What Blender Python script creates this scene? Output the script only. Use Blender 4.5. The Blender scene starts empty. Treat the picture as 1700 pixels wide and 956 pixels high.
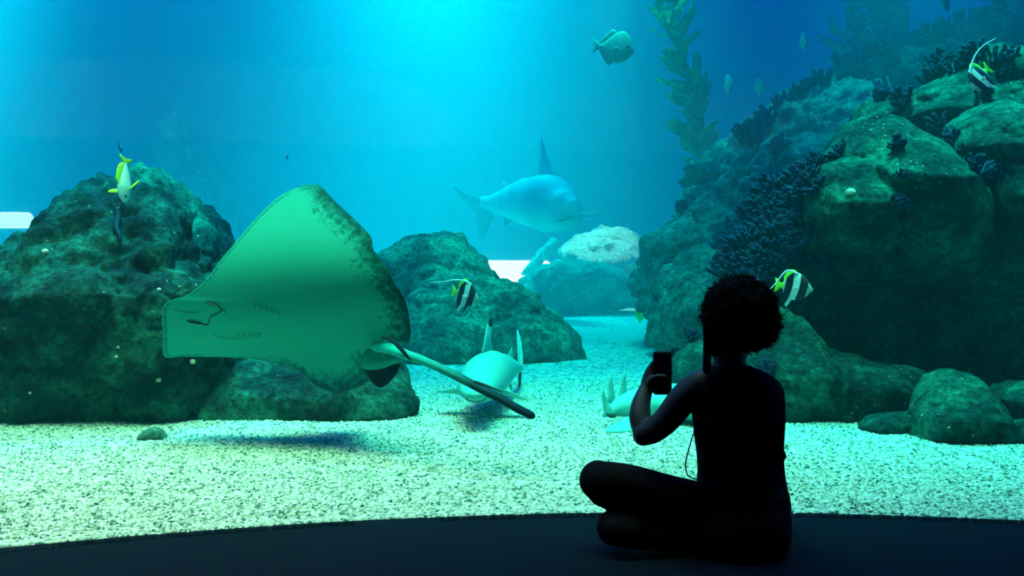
import bpy, bmesh, math, random
from mathutils import Vector, Matrix, noise, Quaternion
from mathutils.bvhtree import BVHTree

# ------------------------------------------------------------------ camera, world, lights
sc = bpy.context.scene
C = sc.collection
F = 1700.0; CX = 850.0; HOR = 418.0; CAMZ = 0.89
cam_d = bpy.data.cameras.new('camera'); cam_d.sensor_width = 36.0; cam_d.lens = 36.0
cam_d.shift_y = -60.0 / 1700.0
cam = bpy.data.objects.new('camera', cam_d); C.objects.link(cam)
cam.location = (0, 0, CAMZ); cam.rotation_euler = (math.pi / 2, 0, 0)
sc.camera = cam
sc.view_settings.view_transform = 'Standard'; sc.view_settings.look = 'None'
sc.view_settings.gamma = 1.0; sc.view_settings.use_curve_mapping = False
sc.view_settings.exposure = 0.0
cy = sc.cycles
cy.max_bounces = 5; cy.diffuse_bounces = 2; cy.glossy_bounces = 2; cy.transmission_bounces = 3
cy.transparent_max_bounces = 8; cy.volume_bounces = 1
cy.use_denoising = True
cy.sample_clamp_indirect = 4.0
cy.caustics_reflective = False; cy.caustics_refractive = False

world = bpy.data.worlds.new('world'); sc.world = world; world.use_nodes = True
bg = world.node_tree.nodes['Background']
bg.inputs[0].default_value = (0.0, 0.11, 1.0, 1); bg.inputs[1].default_value = 2.5

def spot(name, loc, target, power, col, angle, blend=1.0, radius=0.3):
    l = bpy.data.lights.new(name, 'SPOT'); l.energy = power; l.color = col
    l.spot_size = math.radians(angle); l.spot_blend = blend; l.shadow_soft_size = radius
    o = bpy.data.objects.new(name, l); C.objects.link(o); o.location = loc
    d = Vector(target) - Vector(loc); o.rotation_euler = d.to_track_quat('-Z', 'Y').to_euler()
    return o
def area(name, loc, sx, sy, power, col, spread, tilt=0):
    l = bpy.data.lights.new(name, 'AREA'); l.shape = 'ELLIPSE'; l.size = sx; l.size_y = sy
    l.energy = power; l.color = col; l.spread = math.radians(spread)
    o = bpy.data.objects.new(name, l); C.objects.link(o); o.location = loc; o.rotation_euler.x = math.radians(tilt)
    return o
# skylights and lamps over the open top of the tank
area('tank_skylight', (-1.5, 22.0, 13.8), 4.2, 3.0, 1750, (0.0, 0.92, 0.92), 34, -24)
area('tank_skylight', (-11.3, 22.0, 13.8), 3.8, 3.0, 3200, (0.0, 0.92, 0.92), 34, -24)
for lx, ly, tx, ty, lp, lc in [(-2.6, 3.6, -2.5, 3.9, 1650, (1.35, 1.0, .46)), (-1.0, 3.8, -0.9, 4.1, 1550, (1.2, 1.0, .48)), (0.7, 4.2, 0.6, 4.6, 950, (.55, 1.0, .52)),
                               (2.3, 4.2, 2.1, 4.5, 820, (.45, 1.0, .54))]:
    spot('gravel_lamp', (lx, ly, 4.6), (tx, ty, 0), lp, lc, 62, 1.0, 1.1)
spot('gravel_lamp', (-3.9, 4.3, 4.2), (-2.2, 4.75, 0), 620, (.8, 1.0, .55), 44, 1.0, .8)  # added fill lamp that softens the stingray's shadow on the gravel
spot('gravel_lamp', (0.3, 5.4, 6.0), (0.5, 6.0, 0), 1900, (.10, 1.0, .62), 52, 1.0, .9)
spot('gravel_lamp', (0.6, 8.0, 6.0), (0.6, 8.0, 0), 1500, (.04, 1.0, .62), 50, 1.0, .4)
spot('gravel_lamp', (1.2, 11.5, 6.0), (1.2, 11.6, 0), 1500, (.0, 1.0, .62), 70, 1.0, .4)
spot('rock_lamp', (2.9, 7.2, 6.5), (2.8, 6.2, 1.5), 5600, (.03, 1.0, .70), 38, 1.0, .3)
spot('rock_lamp', (-2.3, 7.0, 6.0), (-2.3, 6.4, 1.0), 6000, (.03, 1.0, 1.0), 32, 1.0, .3)
spot('rock_lamp', (-0.6, 10.0, 6.0), (-0.5, 9.2, 1.0), 2200, (.03, 1.0, .78), 30, 1.0, .3)
spot('rock_lamp', (4.2, 10.8, 7.5), (3.9, 9.9, 2.2), 2400, (.0, 1.0, .8), 40, 1.0, .3)
spot('rock_lamp', (1.7, 16.9, 9.0), (1.45, 16.6, 0.8), 3600, (20.0, 2.6, 1.3), 13, 0.5, 0.1)
# faint blue fill light, added behind the camera to tint the blacks
rl = bpy.data.lights.new('room_fill_light', 'POINT'); rl.energy = .7; rl.color = (.05, .12, 1.0); rl.shadow_soft_size = .2
rlo = bpy.data.objects.new('room_fill_light', rl); C.objects.link(rlo); rlo.location = (-1.0, -3.5, 3.0)

# ------------------------------------------------------------------ helpers
def P(px, py, Y):
    return Vector(((px - CX) / F * Y, Y, CAMZ - (py - HOR) / F * Y))
def tag(o, label=None, cat=None, group=None, kind=None):
    if label: o['label'] = label
    if cat: o['category'] = cat
    if group: o['group'] = group
    if kind: o['kind'] = kind
    return o
def thing(name, label, cat, loc=(0, 0, 0), group=None):
    o = bpy.data.objects.new(name, None); C.objects.link(o); o.location = loc
    o.empty_display_size = 0.05
    return tag(o, label, cat, group)
def mk(name, verts, faces, mat, parent=None, smooth=True, local=False):
    """link ONE mesh object; verts are world coords unless local; parented objects take the parent's location off"""
    me = bpy.data.meshes.new(name)
    off = Vector((0, 0, 0))
    if parent is not None and not local:
        p = parent
        while p is not None:
            off += Vector(p.location); p = p.parent
    me.from_pydata([tuple(Vector(v) - off) for v in verts], [], faces)
    if mat is not None: me.materials.append(mat)
    bm = bmesh.new(); bm.from_mesh(me); bmesh.ops.recalc_face_normals(bm, faces=bm.faces); bm.to_mesh(me); bm.free()
    if smooth:
        for p in me.polygons: p.use_smooth = True
    o = bpy.data.objects.new(name, me); C.objects.link(o)
    if parent is not None: o.parent = parent
    return o
class G:
    """geometry collector"""
    def __init__(s): s.v = []; s.f = []
    def add(s, v, f):
        b = len(s.v); s.v += [Vector(a) for a in v]; s.f += [tuple(i + b for i in q) for q in f]
    def loft(s, rings, cap=True):
        n = len(rings[0]); v = [p for r in rings for p in r]; f = []
        for i in range(len(rings) - 1):
            for j in range(n):
                k = (j + 1) % n
                f.append((i * n + j, i * n + k, (i + 1) * n + k, (i + 1) * n + j))
        if cap:
            f.append(tuple(reversed(range(n)))); f.append(tuple((len(rings) - 1) * n + j for j in range(n)))
        s.add(v, f)
    def tube(s, pts, rad, n=10, flat=None, roundcap=True):
        pts = [Vector(p) for p in pts]
        if not hasattr(rad, '__len__'): rad = [rad] * len(pts)
        if len(rad) != len(pts):
            q = []
            for i in range(len(pts)):
                t = i / (len(pts) - 1) * (len(rad) - 1); a = min(int(t), len(rad) - 2); q.append(rad[a] + (rad[a + 1] - rad[a]) * (t - a))
            rad = q
        P2 = list(pts); R2 = list(rad)
        if roundcap:
            a = (pts[0] - pts[1]).normalized(); b = (pts[-1] - pts[-2]).normalized()
            P2 = [pts[0] + a * rad[0] * .95, pts[0] + a * rad[0] * .6] + pts + [pts[-1] + b * rad[-1] * .6, pts[-1] + b * rad[-1] * .95]
            R2 = [rad[0] * .2, rad[0] * .78] + list(rad) + [rad[-1] * .78, rad[-1] * .2]
        rings = []; up = Vector((0, 0, 1)); prev = None
        for i, p in enumerate(P2):
            t = (P2[min(i + 1, len(P2) - 1)] - P2[max(i - 1, 0)]).normalized()
            if prev is None:
                x = t.cross(up)
                if x.length < .1: x = t.cross(Vector((1, 0, 0)))
                x.normalize()
            else:
                x = (prev - t * prev.dot(t)).normalized()
            prev = x; y = t.cross(x)
            fl = 1.0 if flat is None else flat
            rings.append([p + x * (R2[i] * math.cos(2 * math.pi * j / n)) + y * (R2[i] * fl * math.sin(2 * math.pi * j / n)) for j in range(n)])
        s.loft(rings)
    def ball(s, c, r, rot=None, seg=16, rg=10):
        if not hasattr(r, '__len__'): r = (r, r, r)
        c = Vector(c); v = []; f = []
        M = rot if rot is not None else Matrix.Identity(3)
        v.append(c + M @ Vector((0, 0, r[2])))
        for i in range(1, rg):
            a = math.pi * i / rg
            for j in range(seg):
                b = 2 * math.pi * j / seg
                v.append(c + M @ Vector((r[0] * math.sin(a) * math.cos(b), r[1] * math.sin(a) * math.sin(b), r[2] * math.cos(a))))
        v.append(c + M @ Vector((0, 0, -r[2])))
        for j in range(seg):
            k = (j + 1) % seg
            f.append((0, 1 + j, 1 + k))
            for i in range(rg - 2):
                f.append((1 + i * seg + j, 1 + (i + 1) * seg + j, 1 + (i + 1) * seg + k, 1 + i * seg + k))
            f.append((1 + (rg - 2) * seg + j, len(v) - 1, 1 + (rg - 2) * seg + k))
        s.add(v, f)
    def box(s, lo, hi):
        x0, y0, z0 = lo; x1, y1, z1 = hi
        s.add([(x0, y0, z0), (x1, y0, z0), (x1, y1, z0), (x0, y1, z0), (x0, y0, z1), (x1, y0, z1), (x1, y1, z1), (x0, y1, z1)],
              [(0, 3, 2, 1), (4, 5, 6, 7), (0, 1, 5, 4), (1, 2, 6, 5), (2, 3, 7, 6), (3, 0, 4, 7)])
    def fin(s, pts, th):
        """a thin fin: closed outline of 3-D points, thickest inside, thin rim, with both faces domed"""
        pts = [Vector(p) for p in pts]; n = len(pts)
        c = sum(pts, Vector()) / n
        nr = Vector()
        for i in range(n): nr += (pts[i] - c).cross(pts[(i + 1) % n] - c)
        nr.normalize()
        rings = [(1.0, 0.12), (0.7, 0.6), (0.35, 0.9)]
        v = []; f = []
        for sgn in (1, -1):
            b = len(v)
            for sc_, t in rings: v += [c + (p - c) * sc_ + nr * sgn * th * .5 * t for p in pts]
            v.append(c + nr * sgn * th * .5)
            for r in range(2):
                for j in range(n):
                    k = (j + 1) % n
                    f.append((b + r * n + j, b + r * n + k, b + (r + 1) * n + k, b + (r + 1) * n + j))
            for j in range(n): f.append((b + 2 * n + j, b + 2 * n + (j + 1) % n, b + 3 * n))
        h = 3 * n + 1
        for j in range(n): f.append((j, (j + 1) % n, h + (j + 1) % n, h + j))
        s.add(v, f)
    def make(s, name, mat, parent=None, smooth=True, local=False): return mk(name, s.v, s.f, mat, parent, smooth, local)
def smoothpath(pts, sub=6):
    pts = [Vector(p) for p in pts]; out = []
    for i in range(len(pts) - 1):
        p0 = pts[max(i - 1, 0)]; p1 = pts[i]; p2 = pts[i + 1]; p3 = pts[min(i + 2, len(pts) - 1)]
        for k in range(sub):
            t = k / sub
            out.append(0.5 * ((2 * p1) + (p2 - p0) * t + (2 * p0 - 5 * p1 + 4 * p2 - p3) * t * t + (3 * p1 - p0 - 3 * p2 + p3) * t ** 3))
    out.append(pts[-1]); return out
def baked(o, mods):
    """apply modifiers to a mesh object without operators"""
    for t, kw in mods:
        m = o.modifiers.new(t.lower(), t)
        for k, v in kw.items(): setattr(m, k, v)
    dg = bpy.context.evaluated_depsgraph_get(); dg.update()
    me = bpy.data.meshes.new_from_object(o.evaluated_get(dg))
    o.modifiers.clear(); o.data = me
    for p in me.polygons: p.use_smooth = True
    return o
def REM(o, vs, it=4):
    return baked(o, [('REMESH', dict(mode='VOXEL', voxel_size=vs)), ('SMOOTH', dict(factor=0.5, iterations=it))])

# ------------------------------------------------------------------ materials
def mat(name, col=(.5, .5, .5), rough=.8, spec=.3):
    m = bpy.data.materials.new(name); m.use_nodes = True
    b = m.node_tree.nodes['Principled BSDF']
    b.inputs['Base Color'].default_value = (*col, 1); b.inputs['Roughness'].default_value = rough
    b.inputs['Specular IOR Level'].default_value = spec
    return m
def N(m, typ, **kw):
    n = m.node_tree.nodes.new(typ)
    for k, v in kw.items(): setattr(n, k, v)
    return n
def L(m, a, b): m.node_tree.links.new(a, b)
def ramp(m, stops, src, interp='LINEAR'):
    r = N(m, 'ShaderNodeValToRGB'); r.color_ramp.interpolation = interp
    e = r.color_ramp.elements
    while len(e) < len(stops): e.new(0.5)
    for i, (p, c) in enumerate(stops): e[i].position = p; e[i].color = (*c, 1) if len(c) == 3 else c
    L(m, src, r.inputs[0]); return r
def noisy(name, c1, c2, scale=8, rough=.8, bump=.3, bscale=40, detail=6, spec=.3, dist=.01):
    m = mat(name, c1, rough, spec); b = m.node_tree.nodes['Principled BSDF']
    tc = N(m, 'ShaderNodeTexCoord')
    n = N(m, 'ShaderNodeTexNoise'); n.inputs['Scale'].default_value = scale; n.inputs['Detail'].default_value = detail
    L(m, tc.outputs['Object'], n.inputs['Vector'])
    r = ramp(m, [(.35, c1), (.65, c2)], n.outputs['Fac']); L(m, r.outputs[0], b.inputs['Base Color'])
    n2 = N(m, 'ShaderNodeTexNoise'); n2.inputs['Scale'].default_value = bscale; n2.inputs['Detail'].default_value = 5
    L(m, tc.outputs['Object'], n2.inputs['Vector'])
    bp = N(m, 'ShaderNodeBump'); bp.inputs['Strength'].default_value = bump; bp.inputs['Distance'].default_value = dist
    L(m, n2.outputs['Fac'], bp.inputs['Height']); L(m, bp.outputs[0], b.inputs['Normal'])
    return m
def rock_mat(name, dark, mid, light, spots=True):
    m = mat(name, mid, .92, .15); b = m.node_tree.nodes['Principled BSDF']
    g = N(m, 'ShaderNodeNewGeometry')
    n = N(m, 'ShaderNodeTexNoise'); n.inputs['Scale'].default_value = 3.2; n.inputs['Detail'].default_value = 9; n.inputs['Roughness'].default_value = .68
    L(m, g.outputs['Position'], n.inputs['Vector'])
    r = ramp(m, [(.36, dark), (.5, mid), (.66, light)], n.outputs['Fac'])
    fn = N(m, 'ShaderNodeTexNoise'); fn.inputs['Scale'].default_value = 26; fn.inputs['Detail'].default_value = 6; fn.inputs['Roughness'].default_value = .75
    L(m, g.outputs['Position'], fn.inputs['Vector'])
    fr_ = ramp(m, [(.36, (.35, .35, .35)), (.66, (1.9, 1.9, 1.7))], fn.outputs['Fac'])
    mu0 = N(m, 'ShaderNodeMix', data_type='RGBA', blend_type='MULTIPLY'); mu0.inputs['Factor'].default_value = 1
    L(m, r.outputs[0], mu0.inputs['A']); L(m, fr_.outputs[0], mu0.inputs['B'])
    col = mu0.outputs['Result']
    if spots:
        v = N(m, 'ShaderNodeTexVoronoi'); v.inputs['Scale'].default_value = 22
        L(m, g.outputs['Position'], v.inputs['Vector'])
        sp = ramp(m, [(.10, (1, 1, 1)), (.17, (0, 0, 0))], v.outputs['Distance'])
        n3 = N(m, 'ShaderNodeTexNoise'); n3.inputs['Scale'].default_value = 2.0
        L(m, g.outputs['Position'], n3.inputs['Vector'])
        gate = ramp(m, [(.56, (0, 0, 0)), (.62, (1, 1, 1))], n3.outputs['Fac'])
        mu = N(m, 'ShaderNodeMath', operation='MULTIPLY'); L(m, sp.outputs[0], mu.inputs[0]); L(m, gate.outputs[0], mu.inputs[1])
        mx = N(m, 'ShaderNodeMix', data_type='RGBA')
        L(m, mu.outputs[0], mx.inputs['Factor']); L(m, col, mx.inputs['A']); mx.inputs['B'].default_value = (.55, .6, .35, 1)
        col = mx.outputs['Result']
    L(m, col, b.inputs['Base Color'])
    n2 = N(m, 'ShaderNodeTexNoise'); n2.inputs['Scale'].default_value = 14; n2.inputs['Detail'].default_value = 10; n2.inputs['Roughness'].default_value = .7
    L(m, g.outputs['Position'], n2.inputs['Vector'])
    bp = N(m, 'ShaderNodeBump'); bp.inputs['Strength'].default_value = 1.0; bp.inputs['Distance'].default_value = .09
    L(m, n2.outputs['Fac'], bp.inputs['Height']); L(m, bp.outputs[0], b.inputs['Normal'])
    return m
M = {}
M['rock'] = rock_mat('algae rock', (.004, .014, .026), (.010, .080, .070), (.035, .27, .19))
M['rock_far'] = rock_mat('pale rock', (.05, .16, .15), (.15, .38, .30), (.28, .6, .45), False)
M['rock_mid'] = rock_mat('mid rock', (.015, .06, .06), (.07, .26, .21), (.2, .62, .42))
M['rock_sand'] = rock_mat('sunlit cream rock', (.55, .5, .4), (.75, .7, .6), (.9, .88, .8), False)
M['coral'] = noisy('dark violet coral', (.012, .012, .05), (.04, .035, .12), 30, .8, .5, 90)
M['sponge'] = noisy('pale sponge', (.5, .5, .3), (.75, .75, .5), 30, .9, .6, 60)
M['carpet'] = noisy('dark carpet', (.0014, .009, .017), (.0024, .013, .023), 60, .97, .7, 420, dist=.004, spec=.1)
M['dark_wall'] = noisy('matt black paint', (.008, .008, .01), (.012, .012, .014), 4, .9, .1, 40)
M['tank_wall'] = noisy('blue tank wall', (.01, .10, .26), (.015, .14, .33), .6, .9, .2, 8)
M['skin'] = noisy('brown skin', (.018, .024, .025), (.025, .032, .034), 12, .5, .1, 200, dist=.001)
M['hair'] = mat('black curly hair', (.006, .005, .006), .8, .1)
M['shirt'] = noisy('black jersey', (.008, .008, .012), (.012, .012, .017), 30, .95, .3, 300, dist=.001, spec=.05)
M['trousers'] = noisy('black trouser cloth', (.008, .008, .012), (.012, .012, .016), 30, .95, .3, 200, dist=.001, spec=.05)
M['cord'] = mat('dark cord', (.03, .03, .05), .6)
M['phone'] = mat('black phone shell', (.008, .008, .01), .35)
M['screen'] = mat('dark phone glass', (.012, .006, .03), .25)
M['metal'] = mat('steel rim', (.3, .3, .32), .3)
M['kelp'] = noisy('olive kelp', (.10, .16, .04), (.22, .30, .07), 6, .7, .2, 40)
M['stipe'] = noisy('kelp stem', (.10, .14, .04), (.16, .2, .05), 6, .7, .2, 40)
M['shark'] = noisy('grey shark skin', (.40, .46, .44), (.48, .54, .52), 5, .6, .05, 120, dist=.002)
M['shark_dark'] = noisy('dark shark skin', (.06, .24, .30), (.08, .28, .34), 5, .6, .05, 120, dist=.002)
M['shark_belly'] = mat('white shark belly', (.8, .85, .8), .6)
M['black'] = mat('black pigment', (.003, .016, .03), .7, .1)
M['yellow'] = mat('yellow fin', (.35, .85, .03), .6)
M['white_fin'] = mat('white fin', (.75, .85, .85), .6)
M['silver'] = noisy('silver fish skin', (.18, .58, .54), (.28, .74, .68), 14, .45, .1, 150, dist=.002)
M['silver_dim'] = noisy('dull fish skin', (.15, .42, .42), (.25, .58, .55), 14, .5, .1, 150, dist=.002)
M['blue_fish'] = mat('dark blue fish skin', (.02, .05, .12), .5)
M['eye'] = mat('fish eye', (.005, .005, .008), .2)
M['mouth'] = mat('dark mouth line', (.02, .05, .05), .8)
M['ray_pale'] = noisy('shaded gill skin', (.008, .16, .12), (.01, .2, .14), 6, .6, .1, 80, dist=.003)

# gravel
def gravel_mat(name, inst):
    m = mat(name, (.6, .6, .5), .8, .3); b = m.node_tree.nodes['Principled BSDF']
    stops = [(0.0, (.05, .13, .11)), (.10, (.14, .26, .2)), (.22, (.36, .46, .34)), (.45, (.60, .66, .52)), (1.0, (.92, .94, .82))]
    if inst:
        oi = N(m, 'ShaderNodeObjectInfo'); r = ramp(m, stops, oi.outputs['Random'])
        L(m, r.outputs[0], b.inputs['Base Color'])
    else:
        g = N(m, 'ShaderNodeNewGeometry')
        v = N(m, 'ShaderNodeTexVoronoi'); v.inputs['Scale'].default_value = 44
        L(m, g.outputs['Position'], v.inputs['Vector'])
        sp = N(m, 'ShaderNodeSeparateColor'); L(m, v.outputs['Color'], sp.inputs[0])
        r = ramp(m, stops, sp.outputs[0])
        L(m, r.outputs[0], b.inputs['Base Color'])
        bp = N(m, 'ShaderNodeBump'); bp.invert = True; bp.inputs['Strength'].default_value = 1; bp.inputs['Distance'].default_value = .02
        L(m, v.outputs['Distance'], bp.inputs['Height']); L(m, bp.outputs[0], b.inputs['Normal'])
    return m
M['gravel'] = gravel_mat('gravel bed', False); M['pebble'] = gravel_mat('gravel pebbles', True)

# water
mw = bpy.data.materials.new('tank water'); mw.use_nodes = True; nt = mw.node_tree; nt.nodes.clear()
out = nt.nodes.new('ShaderNodeOutputMaterial'); ad = nt.nodes.new('ShaderNodeAddShader')
vs = nt.nodes.new('ShaderNodeVolumeScatter'); va = nt.nodes.new('ShaderNodeVolumeAbsorption')
vs.inputs['Color'].default_value = (.08, .90, 1.0, 1); vs.inputs['Density'].default_value = .015; vs.inputs['Anisotropy'].default_value = 0.5
va.inputs['Color'].default_value = (.0, .92, .955, 1); va.inputs['Density'].default_value = .22
nt.links.new(vs.outputs[0], ad.inputs[0]); nt.links.new(va.outputs[0], ad.inputs[1]); nt.links.new(ad.outputs[0], out.inputs['Volume'])
mw.cycles.homogeneous_volume = True
mh = mw.copy(); mh.name = 'far haze'
for n_ in mh.node_tree.nodes:
    if n_.type == 'VOLUME_SCATTER': n_.inputs['Density'].default_value = .055
    if n_.type == 'VOLUME_ABSORPTION': n_.inputs['Density'].default_value = .0
mh.cycles.homogeneous_volume = True
# acrylic pane
mg = bpy.data.materials.new('clear acrylic'); mg.use_nodes = True; nt = mg.node_tree; nt.nodes.clear()
out = nt.nodes.new('ShaderNodeOutputMaterial'); mx = nt.nodes.new('ShaderNodeMixShader')
tr = nt.nodes.new('ShaderNodeBsdfTransparent'); gl = nt.nodes.new('ShaderNodeBsdfGlossy'); gl.inputs['Roughness'].default_value = .02
tr.inputs[0].default_value = (.985, 1, .995, 1); mx.inputs[0].default_value = .03
nt.links.new(tr.outputs[0], mx.inputs[1]); nt.links.new(gl.outputs[0], mx.inputs[2]); nt.links.new(mx.outputs[0], out.inputs['Surface'])

# ------------------------------------------------------------------ the setting
ACX, ACY, AR = 0.6, -2.06, 5.5
def arc(R, a0, a1, n): return [(ACX + R * math.sin(math.radians(a0 + (a1 - a0) * i / n)), ACY + R * math.cos(math.radians(a0 + (a1 - a0) * i / n))) for i in range(n + 1)]
def struct(o): o['kind'] = 'structure'; return o
def band(R0, R1, a0, a1, z0, z1, n=96):
    g = G(); A = arc(R0, a0, a1, n); B = arc(R1, a0, a1, n)
    g.loft([[(a[0], a[1], z0), (b[0], b[1], z0), (b[0], b[1], z1), (a[0], a[1], z1)] for a, b in zip(A, B)])
    return g
struct(band(AR, AR + .05, -70, 70, 0.0, 4.0).make('window_1', mg))
struct(band(AR, AR + .15, 70, 290, 0.0, 4.2).make('wall_back', M['dark_wall']))
g = G(); A = arc(AR + .065, 0, 360, 240)[:-1]
g.loft([[(x, y, -.2) for x, y in A], [(x, y, 0) for x, y in A]]); struct(g.make('floor', M['carpet'], smooth=False))
g = G(); A = arc(AR + .15, 0, 360, 120)[:-1]
g.loft([[(x, y, 4.0) for x, y in A], [(x, y, 4.3) for x, y in A]]); struct(g.make('ceiling', M['dark_wall'], smooth=False))
WT = 14.0; YB = 24.0; XS = 16.0; yf = arc(AR, 70, 70, 1)[0][1]
g = G(); g.box((-XS - .3, YB, -.4), (XS + .3, YB + .3, WT + .5)); struct(g.make('wall_far', M['tank_wall'], smooth=False))
for nm, x0, x1 in (('wall_left', -XS - .3, -XS), ('wall_right', XS, XS + .3)):
    g = G(); g.box((x0, yf - .5, -.4), (x1, YB, WT + .5)); struct(g.make(nm, M['tank_wall'], smooth=False))
g = G(); g.box((-XS, yf - .5, -.4), (ACX - AR - .2, yf - .2, WT + .5)); struct(g.make('wall_front_left', M['tank_wall'], smooth=False))
g = G(); g.box((ACX + AR + .2, yf - .5, -.4), (XS, yf - .2, WT + .5)); struct(g.make('wall_front_right', M['tank_wall'], smooth=False))
g = band(AR - .02, AR + .2, -72, 72, 4.3, WT + .5); struct(g.make('wall_above_window', M['tank_wall']))
# water body
g = G(); A = arc(AR + .055, -69.9, 69.9, 96)
poly = A + [(XS - .01, A[-1][1]), (XS - .01, YB - .01), (-XS + .01, YB - .01), (-XS + .01, A[0][1])]
g.loft([[(x, y, -.35) for x, y in poly], [(x, y, WT) for x, y in poly]])
wat = g.make('tank_water', mw, smooth=False); tag(wat, 'clear blue water filling the tank behind the curved window', 'water', kind='stuff')

g = G(); g.box((-XS + .02, 7.6, -.34), (XS - .02, YB - .02, WT - .02))  # haze box added over the water so that only the far half scatters more
tag(g.make('far_haze_box', mh, smooth=False), 'added blue haze scattering more light in the far half of the tank', 'water', kind='stuff')

# gravel bed: a solid with an undulating top, pebbles strewn on the near part
def bedz(x, y):
    return -.012 + .020 * noise.noise(Vector((x * 1.1, y * .9, 3))) + .008 * noise.noise(Vector((x * 5, y * 4, 1)))
v = []; f = []; nx, ny = 130, 150
for j in range(ny + 1):
    t = j / ny; y = 1.2 + (YB - 1.3) * t ** 1.7
    for i in range(nx + 1):
        s = (i / nx) * 2 - 1; x = math.copysign(abs(s) ** 1.4, s) * (XS - .1)
        xx, yy = x, y
        d = math.hypot(x - ACX, y - ACY)
        if d < AR + .06:
            k = (AR + .06) / max(d, .01); xx = ACX + (x - ACX) * k; yy = ACY + (y - ACY) * k
        edge = min(1, max(0, (math.hypot(xx - ACX, yy - ACY) - AR - .06) / .15))
        v.append((xx, yy, bedz(xx, yy) * edge - .004 * (1 - edge)))
for j in range(ny):
    for i in range(nx):
        a = j * (nx + 1) + i; f.append((a, a + 1, a + nx + 2, a + nx + 1))
bed = mk('gravel_bed', v, f, M['gravel']); tag(bed, 'pale gravel covering the bottom of the tank', 'gravel', kind='stuff')
# pebbles
def pebble_area():
    v = []; f = []
    n = 110; rows = 46
    A0 = [-38 + 76 * i / n for i in range(n + 1)]
    for j in range(rows + 1):
        r = AR + .062 + 3.6 * (j / rows) ** 1.3
        for a in A0:
            x = ACX + r * math.sin(math.radians(a)); y = ACY + r * math.cos(math.radians(a))
            v.append((x, y, bedz(x, y) - .002 if j > 1 else -.004))
    for j in range(rows):
        for i in range(n):
            a = j * (n + 1) + i; f.append((a, a + 1, a + n + 2, a + n + 1))
    return v, f
v, f = pebble_area()
pb = mk('gravel_pebbles', v, f, M['gravel']); tag(pb, 'loose pale pebbles strewn over the gravel just behind the window', 'pebbles', kind='stuff')
ng = bpy.data.node_groups.new('pebbles', 'GeometryNodeTree')
ng.interface.new_socket('Geometry', in_out='INPUT', socket_type='NodeSocketGeometry')
ng.interface.new_socket('Geometry', in_out='OUTPUT', socket_type='NodeSocketGeometry')
gi = ng.nodes.new('NodeGroupInput'); go = ng.nodes.new('NodeGroupOutput')
dp = ng.nodes.new('GeometryNodeDistributePointsOnFaces'); dp.inputs['Density'].default_value = 5600
ico = ng.nodes.new('GeometryNodeMeshIcoSphere'); ico.inputs['Radius'].default_value = .0085; ico.inputs['Subdivisions'].default_value = 2
sm = ng.nodes.new('GeometryNodeSetMaterial'); sm.inputs['Material'].default_value = M['pebble']
ip = ng.nodes.new('GeometryNodeInstanceOnPoints')
rr = ng.nodes.new('FunctionNodeRandomValue'); rr.data_type = 'FLOAT_VECTOR'; rr.inputs[1].default_value = (6.28, 6.28, 6.28)
rs = ng.nodes.new('FunctionNodeRandomValue'); rs.data_type = 'FLOAT_VECTOR'; rs.inputs[0].default_value = (.55, .55, .4); rs.inputs[1].default_value = (1.5, 1.2, 1.0)
rs.inputs['Seed'].default_value = 5
jn = ng.nodes.new('GeometryNodeJoinGeometry')
lk = ng.links.new
lk(gi.outputs[0], dp.inputs['Mesh']); lk(dp.outputs['Points'], ip.inputs['Points']); lk(ico.outputs['Mesh'], sm.inputs['Geometry'])
lk(sm.outputs[0], ip.inputs['Instance']); lk(rr.outputs[0], ip.inputs['Rotation']); lk(rs.outputs[0], ip.inputs['Scale'])
lk(ip.outputs[0], jn.inputs[0]); lk(gi.outputs[0], jn.inputs[0]); lk(jn.outputs[0], go.inputs[0])
pm = pb.modifiers.new('pebbles', 'NODES'); pm.node_group = ng

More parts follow.
